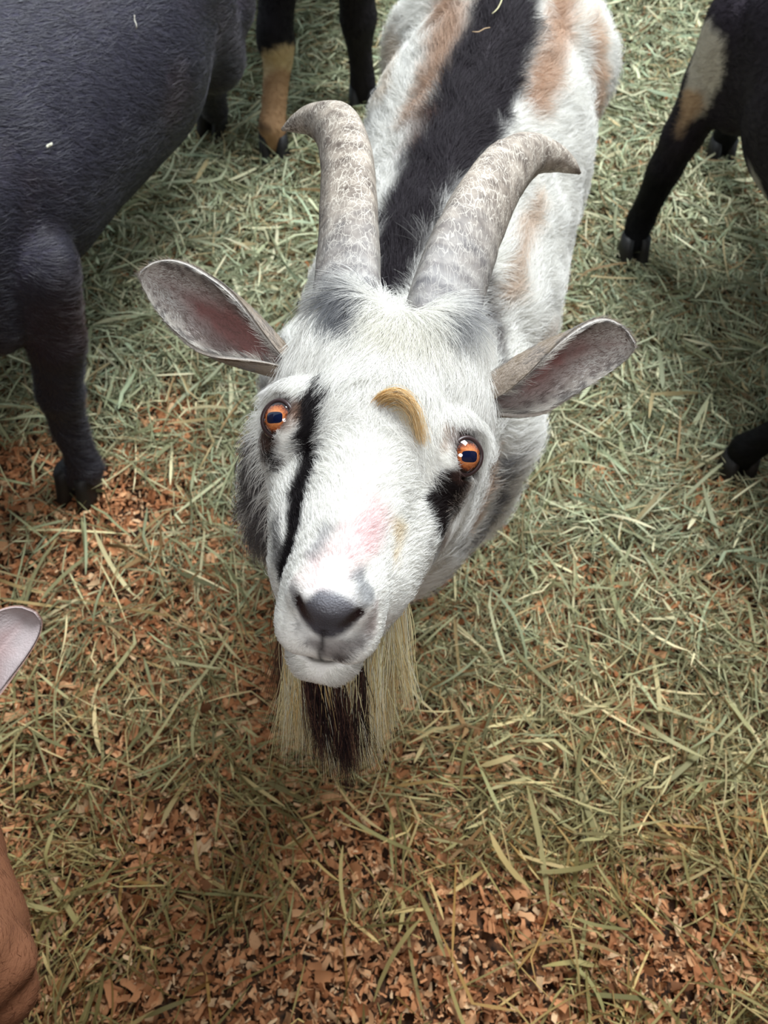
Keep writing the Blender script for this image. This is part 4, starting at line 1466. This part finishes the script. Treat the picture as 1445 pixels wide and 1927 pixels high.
    parts = [lock(1500, at(545, 1140, .535), at(600, 1262, .505), at(548, 1400, .575), at(628, 1440, .570), BL, [.5, .3, .2], rng),
             lock(700, at(552, 1150, .550), at(610, 1262, .520), at(552, 1405, .590), at(632, 1445, .580), BL, [.5, .2, .3], rng),
             lock(420, at(540, 1130, .545), at(566, 1200, .525), at(513, 1345, .580), at(570, 1400, .575), [(96, 70, 60), (150, 116, 88)], [.5, .5], rng),
             lock(1900, at(752, 1095, .535), at(652, 1262, .500), at(736, 1375, .570), at(682, 1470, .565), BL, [.5, .32, .18], rng, 11),
             lock(1100, at(745, 1100, .550), at(650, 1262, .515), at(732, 1385, .585), at(674, 1465, .580), BL, [.5, .2, .3], rng, 11),
             lock(2300, at(586, 1255, .500), at(668, 1258, .500), at(606, 1460, .575), at(684, 1460, .575), [(46, 34, 38), (84, 58, 56), (132, 96, 80)], [.45, .33, .22], rng),
             lock(90, at(600, 1262, .490), at(668, 1255, .488), at(612, 1440, .560), at(676, 1450, .560), BL, [.4, .3, .3], rng, 6)]
    rp = np.vstack([q[0] for q in parts]); d = np.vstack([q[1] for q in parts])
    L = np.concatenate([q[2] for q in parts]); c = np.vstack([q[3] for q in parts])
    strands('beard', rp, d, L, rng, M_BEARD, root, np.clip(c, 0, 1), w=.00028, seg=8, spread=.045, droop=np.tile([0, .03, -.10], (len(rp), 1)))


def tubes(name, P, w, mat, parent, colours):
    n, seg = P.shape[:2]
    t = np.linspace(0, 1, seg)[None, :, None]
    T = unit(np.gradient(P, axis=1))
    ref = np.array([.3, .5, .8])
    U = unit(np.cross(T, ref)); X = np.cross(T, U)
    r = w * (1 - .7 * t ** 2)
    V = np.stack([P + r * (U * math.cos(a) + X * math.sin(a)) for a in (0, 2.094, 4.189)], 2).reshape(-1, 3)
    base = (np.arange(n) * seg * 3)[:, None, None]
    i = (np.arange(seg - 1) * 3)[None, :, None]
    j = np.arange(3)[None, None, :]
    a = base + i + j; b = base + i + (j + 1) % 3
    Fq = np.stack([a, b, b + 3, a + 3], -1).reshape(-1, 4)
    f = np.clip(t * 3.2 - .25, 0, 1)
    C3 = lin(250, 248, 240) * (1 - f) + colours[:, None] * f      # white at the root, golden beyond
    return mesh_object(name, V, Fq, mat, parent, True, np.repeat(C3.reshape(-1, 3), 3, axis=0))


spotted_fur(G1)


# ------------------------------------------------------------------ bits of hay on the goats
from mathutils.bvhtree import BVHTree


def hay_bit(name, G, px, py, ang, length, width, colour, label, cat, bend=.25):
    """a dry stalk lying on the coat of a goat where the view line meets it"""
    tree = BVHTree.FromPolygons(G['V'].tolist(), G['Q'].tolist())
    hitp = tree.ray_cast(Vector(CO), Vector(unit(at(px, py, 1) - CO)))
    if hitp[0] is None:
        return
    c, nrm = np.array(hitp[0]), np.array(hitp[1])
    if nrm @ (CO - c) < 0:
        nrm = -nrm
    a = CR * math.cos(ang) + CU * math.sin(ang)
    a = unit(a - nrm * (a @ nrm)); b = np.cross(nrm, a)
    t = np.linspace(-.5, .5, 7)
    P = c + nrm * .0155 + a * (t * length)[:, None] + b * (length * bend * (t * t - .1))[:, None] + nrm * (.0010 * np.sin(t * 9))[:, None]
    V, Fc = sweep(P, np.column_stack([width * (1 - 1.2 * t ** 2), width * .35 * (1 - 1.2 * t ** 2)]), 6, b)
    o = mesh_object(name, V, Fc, M_HAY, None, True, np.tile(colour, (len(V), 1)))
    o['label'] = label; o['category'] = cat; o['group'] = 'bits of hay caught in the coats'


hay_bit('hay_stalk', G1, 936, 28, 1.25, .060, .0011, lin(196, 190, 150), 'long pale hay stalk on the dark back of the spotted goat near the top edge', 'hay stalk')
hay_bit('hay_stalk', G1, 905, 78, .4, .026, .0012, lin(176, 150, 116), 'short brown hay bit on the spotted goat, below the long pale stalk', 'hay stalk')
hay_bit('hay_flake', G2, 80, 273, .3, .012, .0022, lin(226, 224, 204), 'small white hay flake on the side of the black goat, lowest of its specks', 'hay flake', .1)
hay_bit('hay_flake', G2, 243, 46, -1.0, .018, .0014, lin(200, 196, 184), 'thin pale speck on the upper back of the black goat', 'hay flake', .1)
